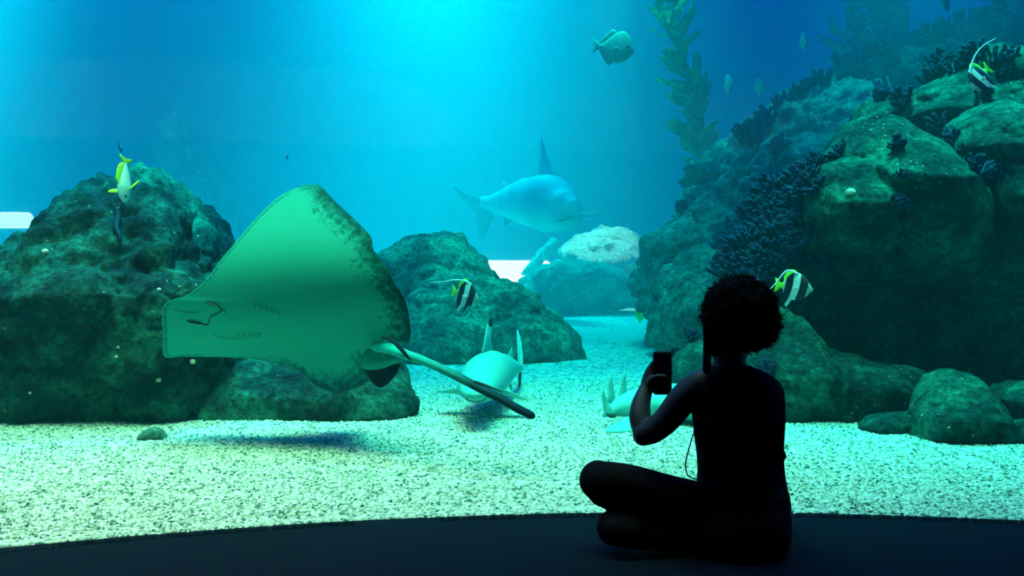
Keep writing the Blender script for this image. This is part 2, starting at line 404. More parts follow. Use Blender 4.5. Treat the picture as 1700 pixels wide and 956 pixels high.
# ------------------------------------------------------------------ rocks
ROCKS = []
def rock(label, outline, Y, front, back, seed, prof=None, amp=.05, sub=6, m='rock', power=.75, center=None, name='boulder', group=None, ridge=.6):
    n = len(outline)
    c = center or (sum(p[0] for p in outline) / n, sum(p[1] for p in outline) / n)
    dense = []
    for i in range(n):
        a = outline[i]; b = outline[(i + 1) % n]
        for k in range(12): dense.append((a[0] + (b[0] - a[0]) * k / 12, a[1] + (b[1] - a[1]) * k / 12))
    NB = 180; R = [0.0] * NB
    for i in range(len(dense)):
        a = dense[i]; b = dense[(i + 1) % len(dense)]
        for k in range(6):
            q = (a[0] + (b[0] - a[0]) * k / 6 - c[0], a[1] + (b[1] - a[1]) * k / 6 - c[1])
            th = int((math.atan2(q[1], q[0]) / (2 * math.pi) % 1) * NB) % NB
            R[th] = max(R[th], math.hypot(*q))
    for i in range(NB):
        k = 1
        while R[i] == 0: R[i] = R[(i + k) % NB] or R[(i - k) % NB]; k += 1
    R = [(R[i - 1] + R[i] * 2 + R[(i + 1) % NB]) / 4 for i in range(NB)]
    bm = bmesh.new(); bmesh.ops.create_icosphere(bm, subdivisions=sub, radius=1)
    base = P(c[0], c[1], Y); so = Vector((seed * 7.3, seed * 3.1, seed * 1.7))
    for vtx in bm.verts:
        d = vtx.co.copy(); sp = math.hypot(d.x, d.z)
        th = math.atan2(-d.z, d.x) / (2 * math.pi) % 1 * NB
        i0 = int(th) % NB; fr = th - int(th); r = R[i0] * (1 - fr) + R[(i0 + 1) % NB] * fr
        pl = r * sp ** power / max(sp, 1e-6)
        px = c[0] + d.x * pl; py = c[1] - d.z * pl
        dd = math.copysign(abs(d.y) ** .8, d.y) * (front if d.y < 0 else back)
        if prof:
            for (a, oa), (b, ob) in zip(prof, prof[1:]):
                if py <= prof[0][0]: o_ = prof[0][1]; break
                if a <= py <= b: o_ = oa + (ob - oa) * (py - a) / (b - a); break
            else: o_ = prof[-1][1]
            dd += o_
        co = P(px, py, Y); co.y += dd
        dirn = Vector((d.x, d.y * .8, d.z)).normalized()
        q = co * 1.0 + so
        nz = noise.fractal(q * 1.6, 1.0, 2.0, 4) * 1.0
        cell = noise.voronoi(q * 2.1 + Vector((noise.noise(q * 2), noise.noise(q * 2 + so), 0)) * .5)[0]
        crack = min(1.0, (cell[1] - cell[0]) * 3.0) - 1.0
        fine = noise.fractal(q * 9, .9, 2.0, 4)
        mid_ = noise.fractal(q * 3.7 + Vector((5, 1, 2)), .9, 2.0, 4)
        c2 = noise.voronoi(q * 5.5 + Vector((noise.noise(q * 4), noise.noise(q * 4 + so), 0)) * .3)[0]
        crk2 = min(1.0, (c2[1] - c2[0]) * 3.0) - 1.0
        co += dirn * (amp * (nz * .8 + ridge * crack * 1.3 + .35 * mid_ + .30 * crk2 + .25 * fine + .36))
        vtx.co = co - base
    me = bpy.data.meshes.new(name); bm.to_mesh(me); bm.free()
    me.materials.append(M[m])
    for p in me.polygons: p.use_smooth = True
    o = bpy.data.objects.new(name, me); C.objects.link(o); o.location = base
    tag(o, label, 'rock', group)
    ROCKS.append(o); return o
# left group
rock('huge dark boulder with a peaked top filling the left side, behind the stingray',
     [(-160, 730), (-150, 560), (-40, 470), (20, 400), (60, 345), (95, 298), (130, 280), (165, 285), (200, 262), (235, 268), (265, 300), (300, 335), (340, 400), (370, 460), (400, 560), (420, 640), (420, 740), (200, 745), (0, 745)],
     5.95, .75, .9, 1, prof=[(260, .55), (400, .15), (480, -.12), (560, .02), (720, .16)], amp=.085, sub=7, center=(190, 560))
rock('small rock behind the right shoulder of the left boulder',
     [(290, 350), (315, 343), (345, 348), (362, 368), (385, 420), (420, 500), (330, 520), (280, 440)], 7.6, .35, .4, 2, amp=.06, sub=5)
rock('low dark rock under the stingray, sloping down to the gravel',
     [(300, 600), (400, 590), (520, 590), (620, 595), (655, 612), (680, 640), (695, 668), (703, 695), (640, 712), (560, 722), (430, 720), (300, 720)],
     5.75, .30, .5, 3, prof=[(590, .25), (650, 0), (720, -.05)], amp=.05, center=(500, 670))
rock('tiny pale stone lying at the foot of the left boulder', [(226, 728), (236, 714), (252, 708), (268, 713), (280, 728), (255, 736)], 4.95, .06, .08, 31, amp=.008, sub=4, m='rock_far')
# middle group
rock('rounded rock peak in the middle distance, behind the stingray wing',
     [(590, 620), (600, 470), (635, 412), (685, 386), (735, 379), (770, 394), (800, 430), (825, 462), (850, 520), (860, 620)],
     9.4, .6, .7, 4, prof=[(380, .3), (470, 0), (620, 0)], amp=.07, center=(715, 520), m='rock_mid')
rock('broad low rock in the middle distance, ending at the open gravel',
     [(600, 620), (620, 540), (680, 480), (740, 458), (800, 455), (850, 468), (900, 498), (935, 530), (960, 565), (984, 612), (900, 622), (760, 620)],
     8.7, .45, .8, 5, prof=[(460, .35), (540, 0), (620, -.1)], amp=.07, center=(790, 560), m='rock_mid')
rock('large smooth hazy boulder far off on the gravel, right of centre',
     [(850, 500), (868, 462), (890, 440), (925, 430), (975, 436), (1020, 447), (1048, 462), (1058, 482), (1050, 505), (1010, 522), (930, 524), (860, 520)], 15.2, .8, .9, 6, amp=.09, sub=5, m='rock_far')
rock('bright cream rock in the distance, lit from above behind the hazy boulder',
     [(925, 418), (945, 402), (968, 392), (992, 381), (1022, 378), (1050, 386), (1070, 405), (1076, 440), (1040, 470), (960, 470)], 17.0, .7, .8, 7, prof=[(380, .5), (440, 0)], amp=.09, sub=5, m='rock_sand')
rock('slender pale rock leaning diagonally before the bright far glow panel',
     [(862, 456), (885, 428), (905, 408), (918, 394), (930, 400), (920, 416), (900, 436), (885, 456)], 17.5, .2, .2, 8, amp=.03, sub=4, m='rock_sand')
rock('faint tall rock barely seen in the blue haze above the left boulder', [(255, 420), (270, 260), (285, 190), (310, 180), (330, 230), (400, 330), (430, 430)], 24, 1.2, 1.2, 41, amp=.2, sub=5, m='rock_far')
# right back group
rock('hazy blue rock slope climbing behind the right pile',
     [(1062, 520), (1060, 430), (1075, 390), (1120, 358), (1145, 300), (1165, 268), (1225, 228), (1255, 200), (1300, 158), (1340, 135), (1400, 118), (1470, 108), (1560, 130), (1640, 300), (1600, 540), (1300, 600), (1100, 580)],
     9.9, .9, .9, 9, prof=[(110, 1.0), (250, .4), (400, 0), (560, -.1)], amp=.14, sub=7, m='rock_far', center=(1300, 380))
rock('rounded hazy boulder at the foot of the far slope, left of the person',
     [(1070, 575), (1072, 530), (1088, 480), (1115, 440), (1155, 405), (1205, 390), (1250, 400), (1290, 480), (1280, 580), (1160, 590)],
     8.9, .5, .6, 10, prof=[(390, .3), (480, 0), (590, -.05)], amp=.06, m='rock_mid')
rock('dark overgrown ridge at the top right, furthest of the right rocks',
     [(1375, 135), (1385, 108), (1430, 92), (1490, 72), (1560, 50), (1620, 28), (1680, 5), (1760, -40), (1900, -20), (1900, 300), (1600, 300), (1450, 220)],
     11.5, .8, .8, 11, amp=.14, sub=6, m='rock', center=(1620, 150))
# right near pile
rock('dark back wall of the hollow in the right rock pile',
     [(1270, 720), (1270, 560), (1330, 420), (1400, 330), (1560, 260), (1760, 250), (2050, 300), (2050, 760), (1600, 760)],
     6.9, .45, .7, 12, amp=.08, center=(1600, 520))
rock('rough rock face under the dense dark coral bank, above the head of the person',
     [(1195, 470), (1215, 410), (1255, 350), (1300, 305), (1345, 285), (1400, 330), (1400, 460), (1370, 520), (1330, 570), (1270, 590), (1220, 560)],
     6.5, .40, .5, 13, prof=[(290, .3), (400, 0), (560, .05)], amp=.06, center=(1310, 440))
rock('domed boulder with a pale ball sponge on its face, in the right pile',
     [(1332, 300), (1355, 272), (1400, 255), (1450, 253), (1480, 275), (1495, 320), (1495, 390), (1470, 440), (1410, 455), (1350, 440), (1330, 370)],
     5.95, .38, .5, 14, prof=[(255, .25), (340, 0), (450, .22)], amp=.045, ridge=.3)
rock('large wedge shaped boulder high in the right pile',
     [(1405, 260), (1440, 205), (1475, 174), (1515, 176), (1555, 212), (1600, 275), (1632, 335), (1655, 420), (1620, 470), (1520, 460), (1450, 400)],
     6.0, .42, .6, 15, prof=[(175, .4), (300, 0), (460, .22)], amp=.045, ridge=.3, center=(1530, 320))
rock('mossy shelf rock sloping up behind the wedge boulder',
     [(1362, 275), (1390, 240), (1430, 195), (1460, 160), (1510, 150), (1580, 170), (1600, 260), (1500, 300)], 6.9, .4, .5, 16, prof=[(150, .3), (280, 0)], amp=.05)
rock('top boulder of the right pile, behind the striped fish',
     [(1490, 190), (1530, 150), (1590, 110), (1625, 75), (1670, 56), (1740, 60), (1850, 120), (1850, 300), (1640, 290), (1540, 240)],
     6.8, .5, .7, 17, prof=[(60, .35), (200, 0), (300, .1)], amp=.06, center=(1670, 180))
rock('round boulder at the right edge just below the striped fish',
     [(1585, 250), (1600, 200), (1640, 172), (1690, 162), (1760, 180), (1790, 260), (1720, 310), (1640, 300)], 6.1, .4, .5, 18, prof=[(165, .25), (250, 0), (310, .1)], amp=.04, ridge=.3)
rock('boulder cut off by the right edge, halfway up the pile',
     [(1640, 330), (1655, 270), (1700, 232), (1780, 230), (1850, 300), (1850, 460), (1740, 480), (1665, 430)], 5.9, .38, .5, 19, prof=[(235, .25), (330, 0), (470, .25)], amp=.05)
rock('overhanging rock lip above the dark hollow in the right pile',
     [(1340, 430), (1400, 395), (1500, 385), (1640, 400), (1800, 420), (1800, 520), (1660, 520), (1560, 480), (1440, 470), (1360, 475)], 6.3, .45, .5, 20, prof=[(400, 0), (480, .3)], amp=.06)
rock('low ledge rock running right from behind the person to the gravel',
     [(1225, 720), (1215, 600), (1262, 540), (1300, 508), (1335, 512), (1355, 560), (1378, 590), (1430, 598), (1500, 612), (1548, 636), (1556, 668), (1520, 695), (1450, 712), (1380, 716), (1300, 712)],
     5.75, .42, .5, 21, prof=[(510, .35), (600, 0), (710, 0)], amp=.05, sub=7, center=(1350, 645))
rock('low rock with dark coral tufts on it, seen behind the phone',
     [(1105, 690), (1112, 620), (1128, 585), (1160, 560), (1230, 550), (1290, 600), (1290, 700), (1180, 705)], 6.0, .3, .4, 22, prof=[(560, .3), (620, 0), (700, 0)], amp=.04)
rock('flat little rock at the gravel edge below the low ledge', [(1425, 712), (1445, 690), (1490, 678), (1530, 682), (1545, 705), (1520, 722), (1460, 722)], 5.15, .16, .2, 23, amp=.025, sub=5)
rock('speckled boulder on the gravel at the lower right',
     [(1518, 728), (1526, 690), (1550, 655), (1575, 632), (1605, 618), (1640, 628), (1662, 662), (1678, 705), (1684, 748), (1640, 748), (1580, 738)],
     4.95, .22, .3, 24, prof=[(620, .18), (690, 0), (745, 0)], amp=.03, ridge=.35)
rock('rock cut off by the right edge beside the speckled boulder', [(1645, 660), (1660, 635), (1700, 625), (1780, 630), (1800, 700), (1720, 715), (1665, 700)], 5.3, .25, .3, 25, amp=.035, sub=5)
rock('small stone at the lower right edge of the gravel', [(1676, 730), (1690, 700), (1730, 690), (1790, 700), (1790, 760), (1720, 760), (1685, 752)], 4.85, .15, .2, 26, amp=.025, sub=5)

# ------------------------------------------------------------------ growth on the rocks
EYE = Vector((0, 0, CAMZ))
def hit(px, py):
    d = (P(px, py, 1.0) - EYE).normalized(); best = None
    for o in ROCKS:
        ok, loc, nr, _ = o.ray_cast(EYE - o.location, d)
        if ok:
            loc = loc + o.location
            if best is None or (loc - EYE).length < (best[0] - EYE).length: best = (loc, nr.copy())
    return best
bpy.context.view_layer.update()
def coral_mesh(seed, fingers):
    """finger coral a unit tall: knobbly tapered fingers fanning from one foot"""
    R = random.Random(seed); g = G()
    g.ball((0, 0, .02), (.28, .28, .16), seg=10, rg=6)
    for i in range(fingers):
        a = R.uniform(0, 2 * math.pi); tilt = R.uniform(.05, 1.25); h = R.uniform(.6, 1.0) * (1 - .2 * tilt)
        d = Vector((math.cos(a) * math.sin(tilt), math.sin(a) * math.sin(tilt), math.cos(tilt)))
        p0 = Vector((d.x, d.y, 0)) * .15; b = Vector((R.uniform(-.1, .1), R.uniform(-.1, .1), .16 * tilt))
        r = R.uniform(.075, .115)
        g.tube(smoothpath([p0, p0 + d * h * .5, p0 + d * h + b], 3), [r * .8, r * .85, r * .95, r, r * 1.15, r * 1.2, r * 1.0], 7)
        if R.random() < .5:
            q = p0 + d * h * .6; e = (d + Vector((R.uniform(-1, 1), R.uniform(-1, 1), .2))).normalized()
            g.tube([q, q + e * .2, q + e * .34], [r * .7, r * .85, r * .75], 6)
    o = g.make('finger_coral', M['coral'], local=True); me = o.data; bpy.data.objects.remove(o); return me
CM = [coral_mesh(s, n) for s, n in ((1, 12), (2, 15), (3, 18), (4, 10))]
cr = random.Random(9)
def coral(px, py, size, label, group=None, depth=None):
    h = hit(px, py)
    if h is None:
        if depth is None: return
        loc, nr = P(px, py, depth), Vector((0, 0, 1))
    else: loc, nr = h
    o = bpy.data.objects.new('finger_coral', cr.choice(CM)); C.objects.link(o)
    o.location = loc - nr * .01
    s = size / F * loc.y * cr.uniform(.85, 1.15); o.scale = (s, s, s)
    up = (nr * .8 + Vector((cr.uniform(-.2, .2), -.1, .75))).normalized()
    o.rotation_mode = 'QUATERNION'; o.rotation_quaternion = up.to_track_quat('Z', 'Y') @ Quaternion((0, 0, 1), cr.uniform(0, 6.28))
    tag(o, label, 'coral', group)
bank = [(1208, 432), (1228, 446), (1205, 408), (1226, 412), (1250, 440), (1224, 380), (1246, 398), (1246, 362), (1268, 420), (1268, 382), (1262, 346), (1284, 360),
        (1290, 400), (1288, 330), (1306, 376), (1302, 312), (1310, 340), (1322, 298), (1330, 330), (1330, 362), (1322, 400), (1338, 300), (1344, 392), (1312, 428), (1290, 438), (1340, 424), (1362, 428), (1215, 452), (1240, 462), (1268, 455), (1256, 320), (1274, 305)]
for i, (x, y) in enumerate(bank):
    for k in range(2):
        coral(x + k * cr.uniform(-12, 12), y + k * cr.uniform(4, 14), 33, 'dark finger coral clump in the dense bank above the curly head', 'dark corals in the dense bank')
ridge = [(1462, 160), (1482, 150), (1500, 165), (1474, 140), (1500, 140), (1520, 135), (1540, 130), (1556, 118), (1540, 108), (1565, 98), (1580, 112), (1575, 84), (1598, 78), (1615, 64), (1635, 58), (1655, 50), (1675, 48), (1692, 44), (1600, 95), (1625, 84)]
ORD = 'first second third fourth fifth sixth seventh eighth ninth tenth eleventh twelfth thirteenth fourteenth fifteenth sixteenth seventeenth eighteenth nineteenth twentieth'.split()
for i, (x, y) in enumerate(sorted(ridge)):
    coral(x, y + 8, 30, 'dark finger coral on the crest of the right pile, %s from the left' % ORD[i], 'dark corals along the crest')
for x, y, s, lb in [
    (1395, 258, 30, 'dark finger coral tuft standing on top of the domed boulder'),
    (1356, 272, 24, 'small dark coral tuft left of the domed boulder top'),
    (1492, 246, 24, 'dark coral tuft in the cleft right of the domed boulder'),
    (1496, 292, 17, 'tiny dark coral tuft midway down the cleft by the domed boulder'),
    (1488, 340, 30, 'upper dark coral clump low in the cleft beside the pale ball sponge'),
    (1508, 362, 26, 'lower dark coral clump low in the cleft beside the pale ball sponge'),
    (1652, 100, 34, 'large dark coral clump right behind the topmost striped fish'),
    (1678, 98, 26, 'dark coral at the far right behind the topmost striped fish'),
    (1668, 124, 20, 'dark coral hanging below the clumps right of the topmost striped fish'),
    (1628, 160, 24, 'dark coral tuft under the topmost striped fish'),
    (1562, 214, 30, 'uppermost coral in the crack right of the wedge boulder'),
    (1582, 238, 30, 'second coral down the crack right of the wedge boulder'),
    (1604, 262, 30, 'third coral down the crack right of the wedge boulder'),
    (1626, 290, 32, 'lowest coral in the crack right of the wedge boulder'),
    (1662, 296, 30, 'dark coral tuft on the boulder cut off by the right edge'),
    (1366, 478, 26, 'ragged dark coral beside the lower striped fish'),
    (1388, 498, 20, 'little dark coral right of the lower striped fish, over the hollow'),
    (1148, 562, 24, 'dark coral tuft touching the hair of the person'),
    (1118, 590, 22, 'dark coral tuft just above the top of the phone'),
    (1270, 612, 26, 'dark coral tuft seen beside the neck of the person'),
    (1288, 262, 34, 'hazy pointed coral alone in the middle of the far rock slope'),
    (1232, 232, 26, 'hazy dark coral at the left end of the far slope fringe'),
    (1135, 350, 22, 'hazy dark coral low on the left edge of the far slope')]:
    coral(x, y, s, lb)
for i, (x, y) in enumerate(sorted([(1248, 212), (1262, 200), (1276, 188), (1292, 172), (1310, 162), (1328, 150), (1348, 140), (1366, 130), (1255, 228), (1240, 222), (1272, 205)])):
    coral(x, y + 4, 26, 'hazy dark coral fringing the far slope, %s from the left' % ORD[i], 'hazy corals on the far slope', 10.2)
for i, (x, y) in enumerate(sorted([(1395, 104), (1418, 96), (1440, 92), (1465, 86), (1490, 78), (1515, 70), (1540, 60), (1570, 50), (1600, 40), (1630, 28), (1660, 16), (1420, 112), (1480, 100)])):
    coral(x, y + 4, 28, 'very faint coral on the furthest dark ridge, %s from the left' % ORD[i], 'faint corals on the furthest ridge', 11.5)
def sponge(px, py, r, label):
    h = hit(px, py)
    if h is None: return
    s = r / F * h[0].y; g = G()
    g.ball((0, 0, 0), (s, s * .9, s * .85), seg=14, rg=9)
    for k in range(14):
        a = cr.uniform(0, 6.28); b = cr.uniform(-1, 1); q = math.sqrt(1 - b * b)
        g.ball((s * q * math.cos(a) * .93, s * q * math.sin(a) * .84, s * b * .8), s * .16, seg=6, rg=4)
    o = g.make('ball_sponge', M['sponge'], local=True); o.location = h[0]; tag(o, label, 'sponge')
for a in [(1412, 320, 9, 'pale ball sponge on the face of the domed boulder'),
          (320, 600, 5, 'pale ball sponge just under the front edge of the stingray'),
          (263, 630, 5, 'pale ball sponge below and left of the stingray snout'),
          (264, 481, 4, 'small pale sponge on the left boulder above the stingray snout'),
          (75, 418, 6, 'small pale sponge on the left shoulder of the left boulder'),
          (196, 576, 3, 'upper tiny pale sponge in the dark face of the left boulder'),
          (193, 592, 3, 'lower tiny pale sponge in the dark face of the left boulder'),
          (50, 652, 3, 'tiny pale sponge low at the left on the left boulder')]: sponge(*a)
hs = [hit(x, y) for x, y in ((193, 350), (194, 365), (197, 382), (198, 398), (199, 415))]
if all(hs):
    g = G(); g.tube(smoothpath([a[0] + a[1] * .02 + Vector((0, -.015, 0)) for a in hs], 4), [.012, .018, .020, .017, .012, .008, .006], 8)  # slender dark strip laid down the boulder face
    tag(g.make('dark_strip', M['black']), 'dark slender strip hanging down the face of the left boulder', 'strip')

# ------------------------------------------------------------------ kelp
def kelp(pts, Y, n, blade, label, seed):
    R = random.Random(seed)
    path = smoothpath([P(x, y, Y + dy) for x, y, dy in pts], 10)
    base = Vector((path[0].x, path[0].y, path[0].z))
    t = thing('kelp', label, 'kelp', base)
    g = G(); g.tube(path, .012, 7); g.make('stipe', M['stipe'], t)
    g = G()
    for i in range(n):
        k = R.uniform(.04, .99); p = path[int(k * (len(path) - 1))]
        a = R.uniform(0, 2 * math.pi); ln = blade * R.uniform(.6, 1.15); w = ln * R.uniform(.2, .3)
        out_ = Vector((math.cos(a), math.sin(a), 0)); d = (out_ * R.uniform(.35, .8) + Vector((-.25, 0, R.uniform(.5, 1.1)))).normalized()
        side = d.cross(Vector((R.uniform(-1, 1), R.uniform(-1, 1), .3))).normalized(); nn = d.cross(side)
        rings = []
        for q in range(9):
            u = q / 8; ww = w * (math.sin(math.pi * min(1, u * .93 + .05)) ** .7) + .004
            c = p + d * ln * u + nn * (.10 * ln * math.sin(u * 5 + a)) + Vector((0, 0, -.12 * ln * u * u))
            rf = .12 * w * math.sin(u * 26 + a)
            rings.append([c - side * ww * .5 + nn * rf, c + nn * .003, c + side * ww * .5 - nn * rf, c - nn * .003])
        g.loft(rings)
    g.make('fronds', M['kelp'], t)
kelp([(1205, 420, 0), (1160, 260, .1), (1150, 150, 0), (1125, 60, -.1), (1100, -60, 0), (1080, -200, 0)], 12.5, 130, .50, 'tall olive kelp rising beside the far rock slope, right of the round fish', 3)
kelp([(1480, 200, 0), (1470, 80, 0), (1455, 0, 0), (1440, -120, 0)], 14.0, 60, .8, 'faint hazy kelp at the top right above the furthest ridge', 4)
kelp([(1400, 200, 0), (1410, 100, 0), (1418, 20, .2), (1425, -100, 0)], 15.0, 30, .7, 'faintest kelp strand, left of the hazy kelp at the top right', 5)

# ------------------------------------------------------------------ stingray
def uv2px(u, v): return (240 + u / 2.172, 280 + v / 2.172)
RY = 4.55
ro = [(62, 515), (68, 495), (82, 482), (110, 470), (150, 458), (195, 425), (235, 385), (270, 335), (320, 275), (370, 215), (420, 160), (470, 112), (520, 80), (570, 62), (610, 57), (635, 62),
      (665, 95), (700, 130), (750, 175), (790, 215), (818, 250), (825, 290), (855, 330), (880, 365), (900, 410), (925, 450), (945, 490), (955, 540), (960, 590), (952, 628), (915, 624), (875, 612), (862, 640), (845, 690), (815, 720), (803, 768), (750, 795), (700, 803), (650, 797), (610, 775), (580, 745), (545, 722), (480, 702),
      (400, 688), (300, 680), (200, 678), (130, 677), (70, 676), (66, 600)]
rp = [Vector((x, y, 0)) for x, y in ro]; res = []
for i in range(len(rp)):
    p0, p1, p2, p3 = rp[i - 1], rp[i], rp[(i + 1) % len(rp)], rp[(i + 2) % len(rp)]
    for k in range(5):
        t = k / 5
        q = 0.5 * ((2 * p1) + (p2 - p0) * t + (2 * p0 - 5 * p1 + 4 * p2 - p3) * t * t + (3 * p1 - p0 - 3 * p2 + p3) * t ** 3)
        res.append((q.x, q.y, i + t))
rr_ = random.Random(5)
nO = len(res); RC = (470, 480); NR = 44
def ray_surface(u, v):
    """depth of the disc's mid surface: the near wing curls up and away, the far wing drops away below"""
    y = 0.0
    if v < 385: y += .32 * ((385 - v) / 328) ** 2
    if v > 385: y += .62 * ((v - 385) / 415) ** 2
    y += -.10 * (u - 500) / 450
    return RY + y
ray_root = thing('stingray', 'large pale stingray gliding in front of the left boulder, its underside showing', 'stingray', P(*uv2px(470, 560), RY))
def ray_pt(u, v, side, s):
    edge = max(0.0, 1 - s ** 2.4)
    axis = abs(v - (600 + 0.02 * (u - 60))) / 130.0
    body = math.exp(-axis * axis) * max(0, 1 - ((u - 450) / 440) ** 2) if 30 < u < 890 else 0
    th = .010 + .030 * edge + .075 * body * edge
    x, y = uv2px(u, v); q = P(x, y, 1.0) - EYE
    Y = ray_surface(u, v) + (-th * .75 if side == 0 else th)
    return EYE + q * Y
vs_ = []; mg_ = []; fs = []
for side in (0, 1):
    b = len(vs_)
    for r in range(1, NR + 1):
        s = (r / NR) ** .8
        for i, (u, v, idx) in enumerate(res):
            uu = RC[0] + (u - RC[0]) * s; vv = RC[1] + (v - RC[1]) * s
            if r == NR and side == 1: continue
            vs_.append(ray_pt(uu, vv, side, s))
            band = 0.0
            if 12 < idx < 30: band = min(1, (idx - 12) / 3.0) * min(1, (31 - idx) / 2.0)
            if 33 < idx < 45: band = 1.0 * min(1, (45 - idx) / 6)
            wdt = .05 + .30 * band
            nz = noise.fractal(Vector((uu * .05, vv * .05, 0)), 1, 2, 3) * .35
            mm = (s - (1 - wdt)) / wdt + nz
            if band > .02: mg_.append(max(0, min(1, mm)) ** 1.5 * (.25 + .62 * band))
            else: mg_.append(.42 if .962 < s < .986 else 0.0)  # dark line leaving a pale rim: edge light painted into the skin colour
    c_i = len(vs_); vs_.append(ray_pt(RC[0], RC[1], side, 0)); mg_.append(0)
    rows_ = NR if side == 0 else NR - 1
    def ix(r, i):
        i %= nO
        return (b + r * nO + i) if (side == 0 or r < NR - 1) else (r * nO + i)
    for i in range(nO): fs.append((c_i, ix(0, i), ix(0, i + 1)))
    for r in range(NR - 1):
        for i in range(nO): fs.append((ix(r, i), ix(r + 1, i), ix(r + 1, i + 1), ix(r, i + 1)))
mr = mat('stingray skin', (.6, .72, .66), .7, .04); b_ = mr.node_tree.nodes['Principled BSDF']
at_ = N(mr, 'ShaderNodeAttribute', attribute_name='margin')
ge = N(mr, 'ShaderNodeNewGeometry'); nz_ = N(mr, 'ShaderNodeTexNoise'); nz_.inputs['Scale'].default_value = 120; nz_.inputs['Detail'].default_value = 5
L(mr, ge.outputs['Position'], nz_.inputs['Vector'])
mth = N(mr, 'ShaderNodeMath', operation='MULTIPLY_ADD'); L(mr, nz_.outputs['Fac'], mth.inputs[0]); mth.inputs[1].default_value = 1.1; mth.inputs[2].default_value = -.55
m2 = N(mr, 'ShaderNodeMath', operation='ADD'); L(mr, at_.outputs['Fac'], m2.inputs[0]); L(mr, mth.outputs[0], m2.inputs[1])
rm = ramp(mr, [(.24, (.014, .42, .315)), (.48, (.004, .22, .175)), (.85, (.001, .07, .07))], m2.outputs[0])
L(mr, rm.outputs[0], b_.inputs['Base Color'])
trn = N(mr, 'ShaderNodeBsdfTranslucent'); L(mr, rm.outputs[0], trn.inputs['Color'])
mxs = N(mr, 'ShaderNodeMixShader'); mxs.inputs[0].default_value = .22
outn = [n for n in mr.node_tree.nodes if n.type == 'OUTPUT_MATERIAL'][0]
L(mr, b_.outputs[0], mxs.inputs[1]); L(mr, trn.outputs[0], mxs.inputs[2]); L(mr, mxs.outputs[0], outn.inputs['Surface'])
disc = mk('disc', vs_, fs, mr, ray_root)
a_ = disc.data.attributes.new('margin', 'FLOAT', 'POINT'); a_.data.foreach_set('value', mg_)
def rpt(u, v, dy=0.0, s=.6): 
    q = ray_pt(u, v, 0, s); return q + Vector((0, dy, 0))
def ray_strip(name, pts, r, m, flat=.5):
    g = G(); g.tube(smoothpath([rpt(u, v, -.002, s=math.hypot(u - RC[0], v - RC[1]) / 440) for u, v in pts], 5), r, 6, flat=flat); return g.make(name, m, ray_root)
ray_strip('nostril', [(228, 483), (242, 488), (262, 494)], .009, M['mouth'])
ray_strip('nostril', [(160, 550), (176, 554), (200, 558)], .009, M['mouth'])
ray_strip('mouth', [(262, 494), (276, 508), (268, 520), (240, 532), (232, 548), (228, 562), (200, 558)], .0035, M['mouth'])
ray_strip('mouth_fold', [(276, 508), (288, 512), (290, 522)], .002, M['mouth'])
for k in range(5):
    ray_strip('gill_slit', [(385 + k * 22, 482 + k * 6), (395 + k * 22, 490 + k * 7), (398 + k * 22, 500 + k * 7)], .0028, M['ray_pale'])
for k in range(5):
    ray_strip('gill_slit', [(330 + k * 20, 606 - k * 1), (338 + k * 20, 600), (342 + k * 20, 592)], .0022, M['ray_pale'])
ray_strip('body_crease', [(250, 600), (290, 612), (350, 614), (420, 604)], .0022, M['ray_pale'])
ray_strip('body_crease', [(100, 510), (150, 520), (200, 518)], .0018, M['ray_pale'])
# tail
def tpt(u, v, Y): x, y = uv2px(u, v); return P(x, y, Y)
tp = smoothpath([tpt(840, 640, 4.60), tpt(885, 648, 4.50), tpt(935, 668, 4.40), tpt(1000, 690, 4.36), tpt(1100, 735, 4.30), tpt(1200, 787, 4.24), tpt(1280, 828, 4.2), tpt(1340, 862, 4.17), tpt(1392, 888, 4.15)], 6)
mt_ = mat('stingray tail skin', (.1, .2, .2), .6, .06); bt = mt_.node_tree.nodes['Principled BSDF']
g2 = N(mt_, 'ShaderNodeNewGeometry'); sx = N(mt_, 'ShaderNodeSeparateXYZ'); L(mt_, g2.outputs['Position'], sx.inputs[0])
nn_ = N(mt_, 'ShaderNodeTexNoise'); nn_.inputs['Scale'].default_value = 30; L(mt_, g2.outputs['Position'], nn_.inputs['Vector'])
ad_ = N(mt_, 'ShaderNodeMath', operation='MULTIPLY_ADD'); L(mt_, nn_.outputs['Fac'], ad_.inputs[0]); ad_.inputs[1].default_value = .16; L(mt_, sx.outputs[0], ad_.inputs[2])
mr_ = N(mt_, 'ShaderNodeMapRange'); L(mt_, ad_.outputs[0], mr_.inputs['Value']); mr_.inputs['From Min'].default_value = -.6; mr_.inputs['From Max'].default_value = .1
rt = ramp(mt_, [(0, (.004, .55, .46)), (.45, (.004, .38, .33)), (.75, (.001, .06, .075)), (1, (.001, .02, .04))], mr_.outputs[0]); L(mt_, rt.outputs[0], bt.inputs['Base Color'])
g = G(); g.tube(tp, [.034 - .008 * min(1, i / 20) - .005 * (i / len(tp)) for i in range(len(tp))], 14, flat=.75); g.make('tail', mt_, ray_root)
g = G(); g.tube(smoothpath([tpt(1190, 768, 4.20), tpt(1240, 785, 4.18), tpt(1290, 806, 4.165)], 4), [.006, .007, .007, .006, .006, .005, .004, .003, .002], 6); g.make('tail_spine', M['mouth'], ray_root)
g = G(); g.tube(smoothpath([tpt(850, 604, 4.40), tpt(890, 618, 4.37), tpt(925, 650, 4.35), tpt(958, 690, 4.345)], 4), [.004, .007, .010, .012, .013, .013, .012, .008, .004], 8, flat=.6); g.make('tail_ridge', M['black'], ray_root)
def rfin(name, uvs, Y, th, m):
    g = G(); g.fin(smoothpath([tpt(u, v, Y + dy) for u, v, dy in uvs] + [tpt(uvs[0][0], uvs[0][1], Y + uvs[0][2])], 4)[:-1], th); return g.make(name, m, ray_root)
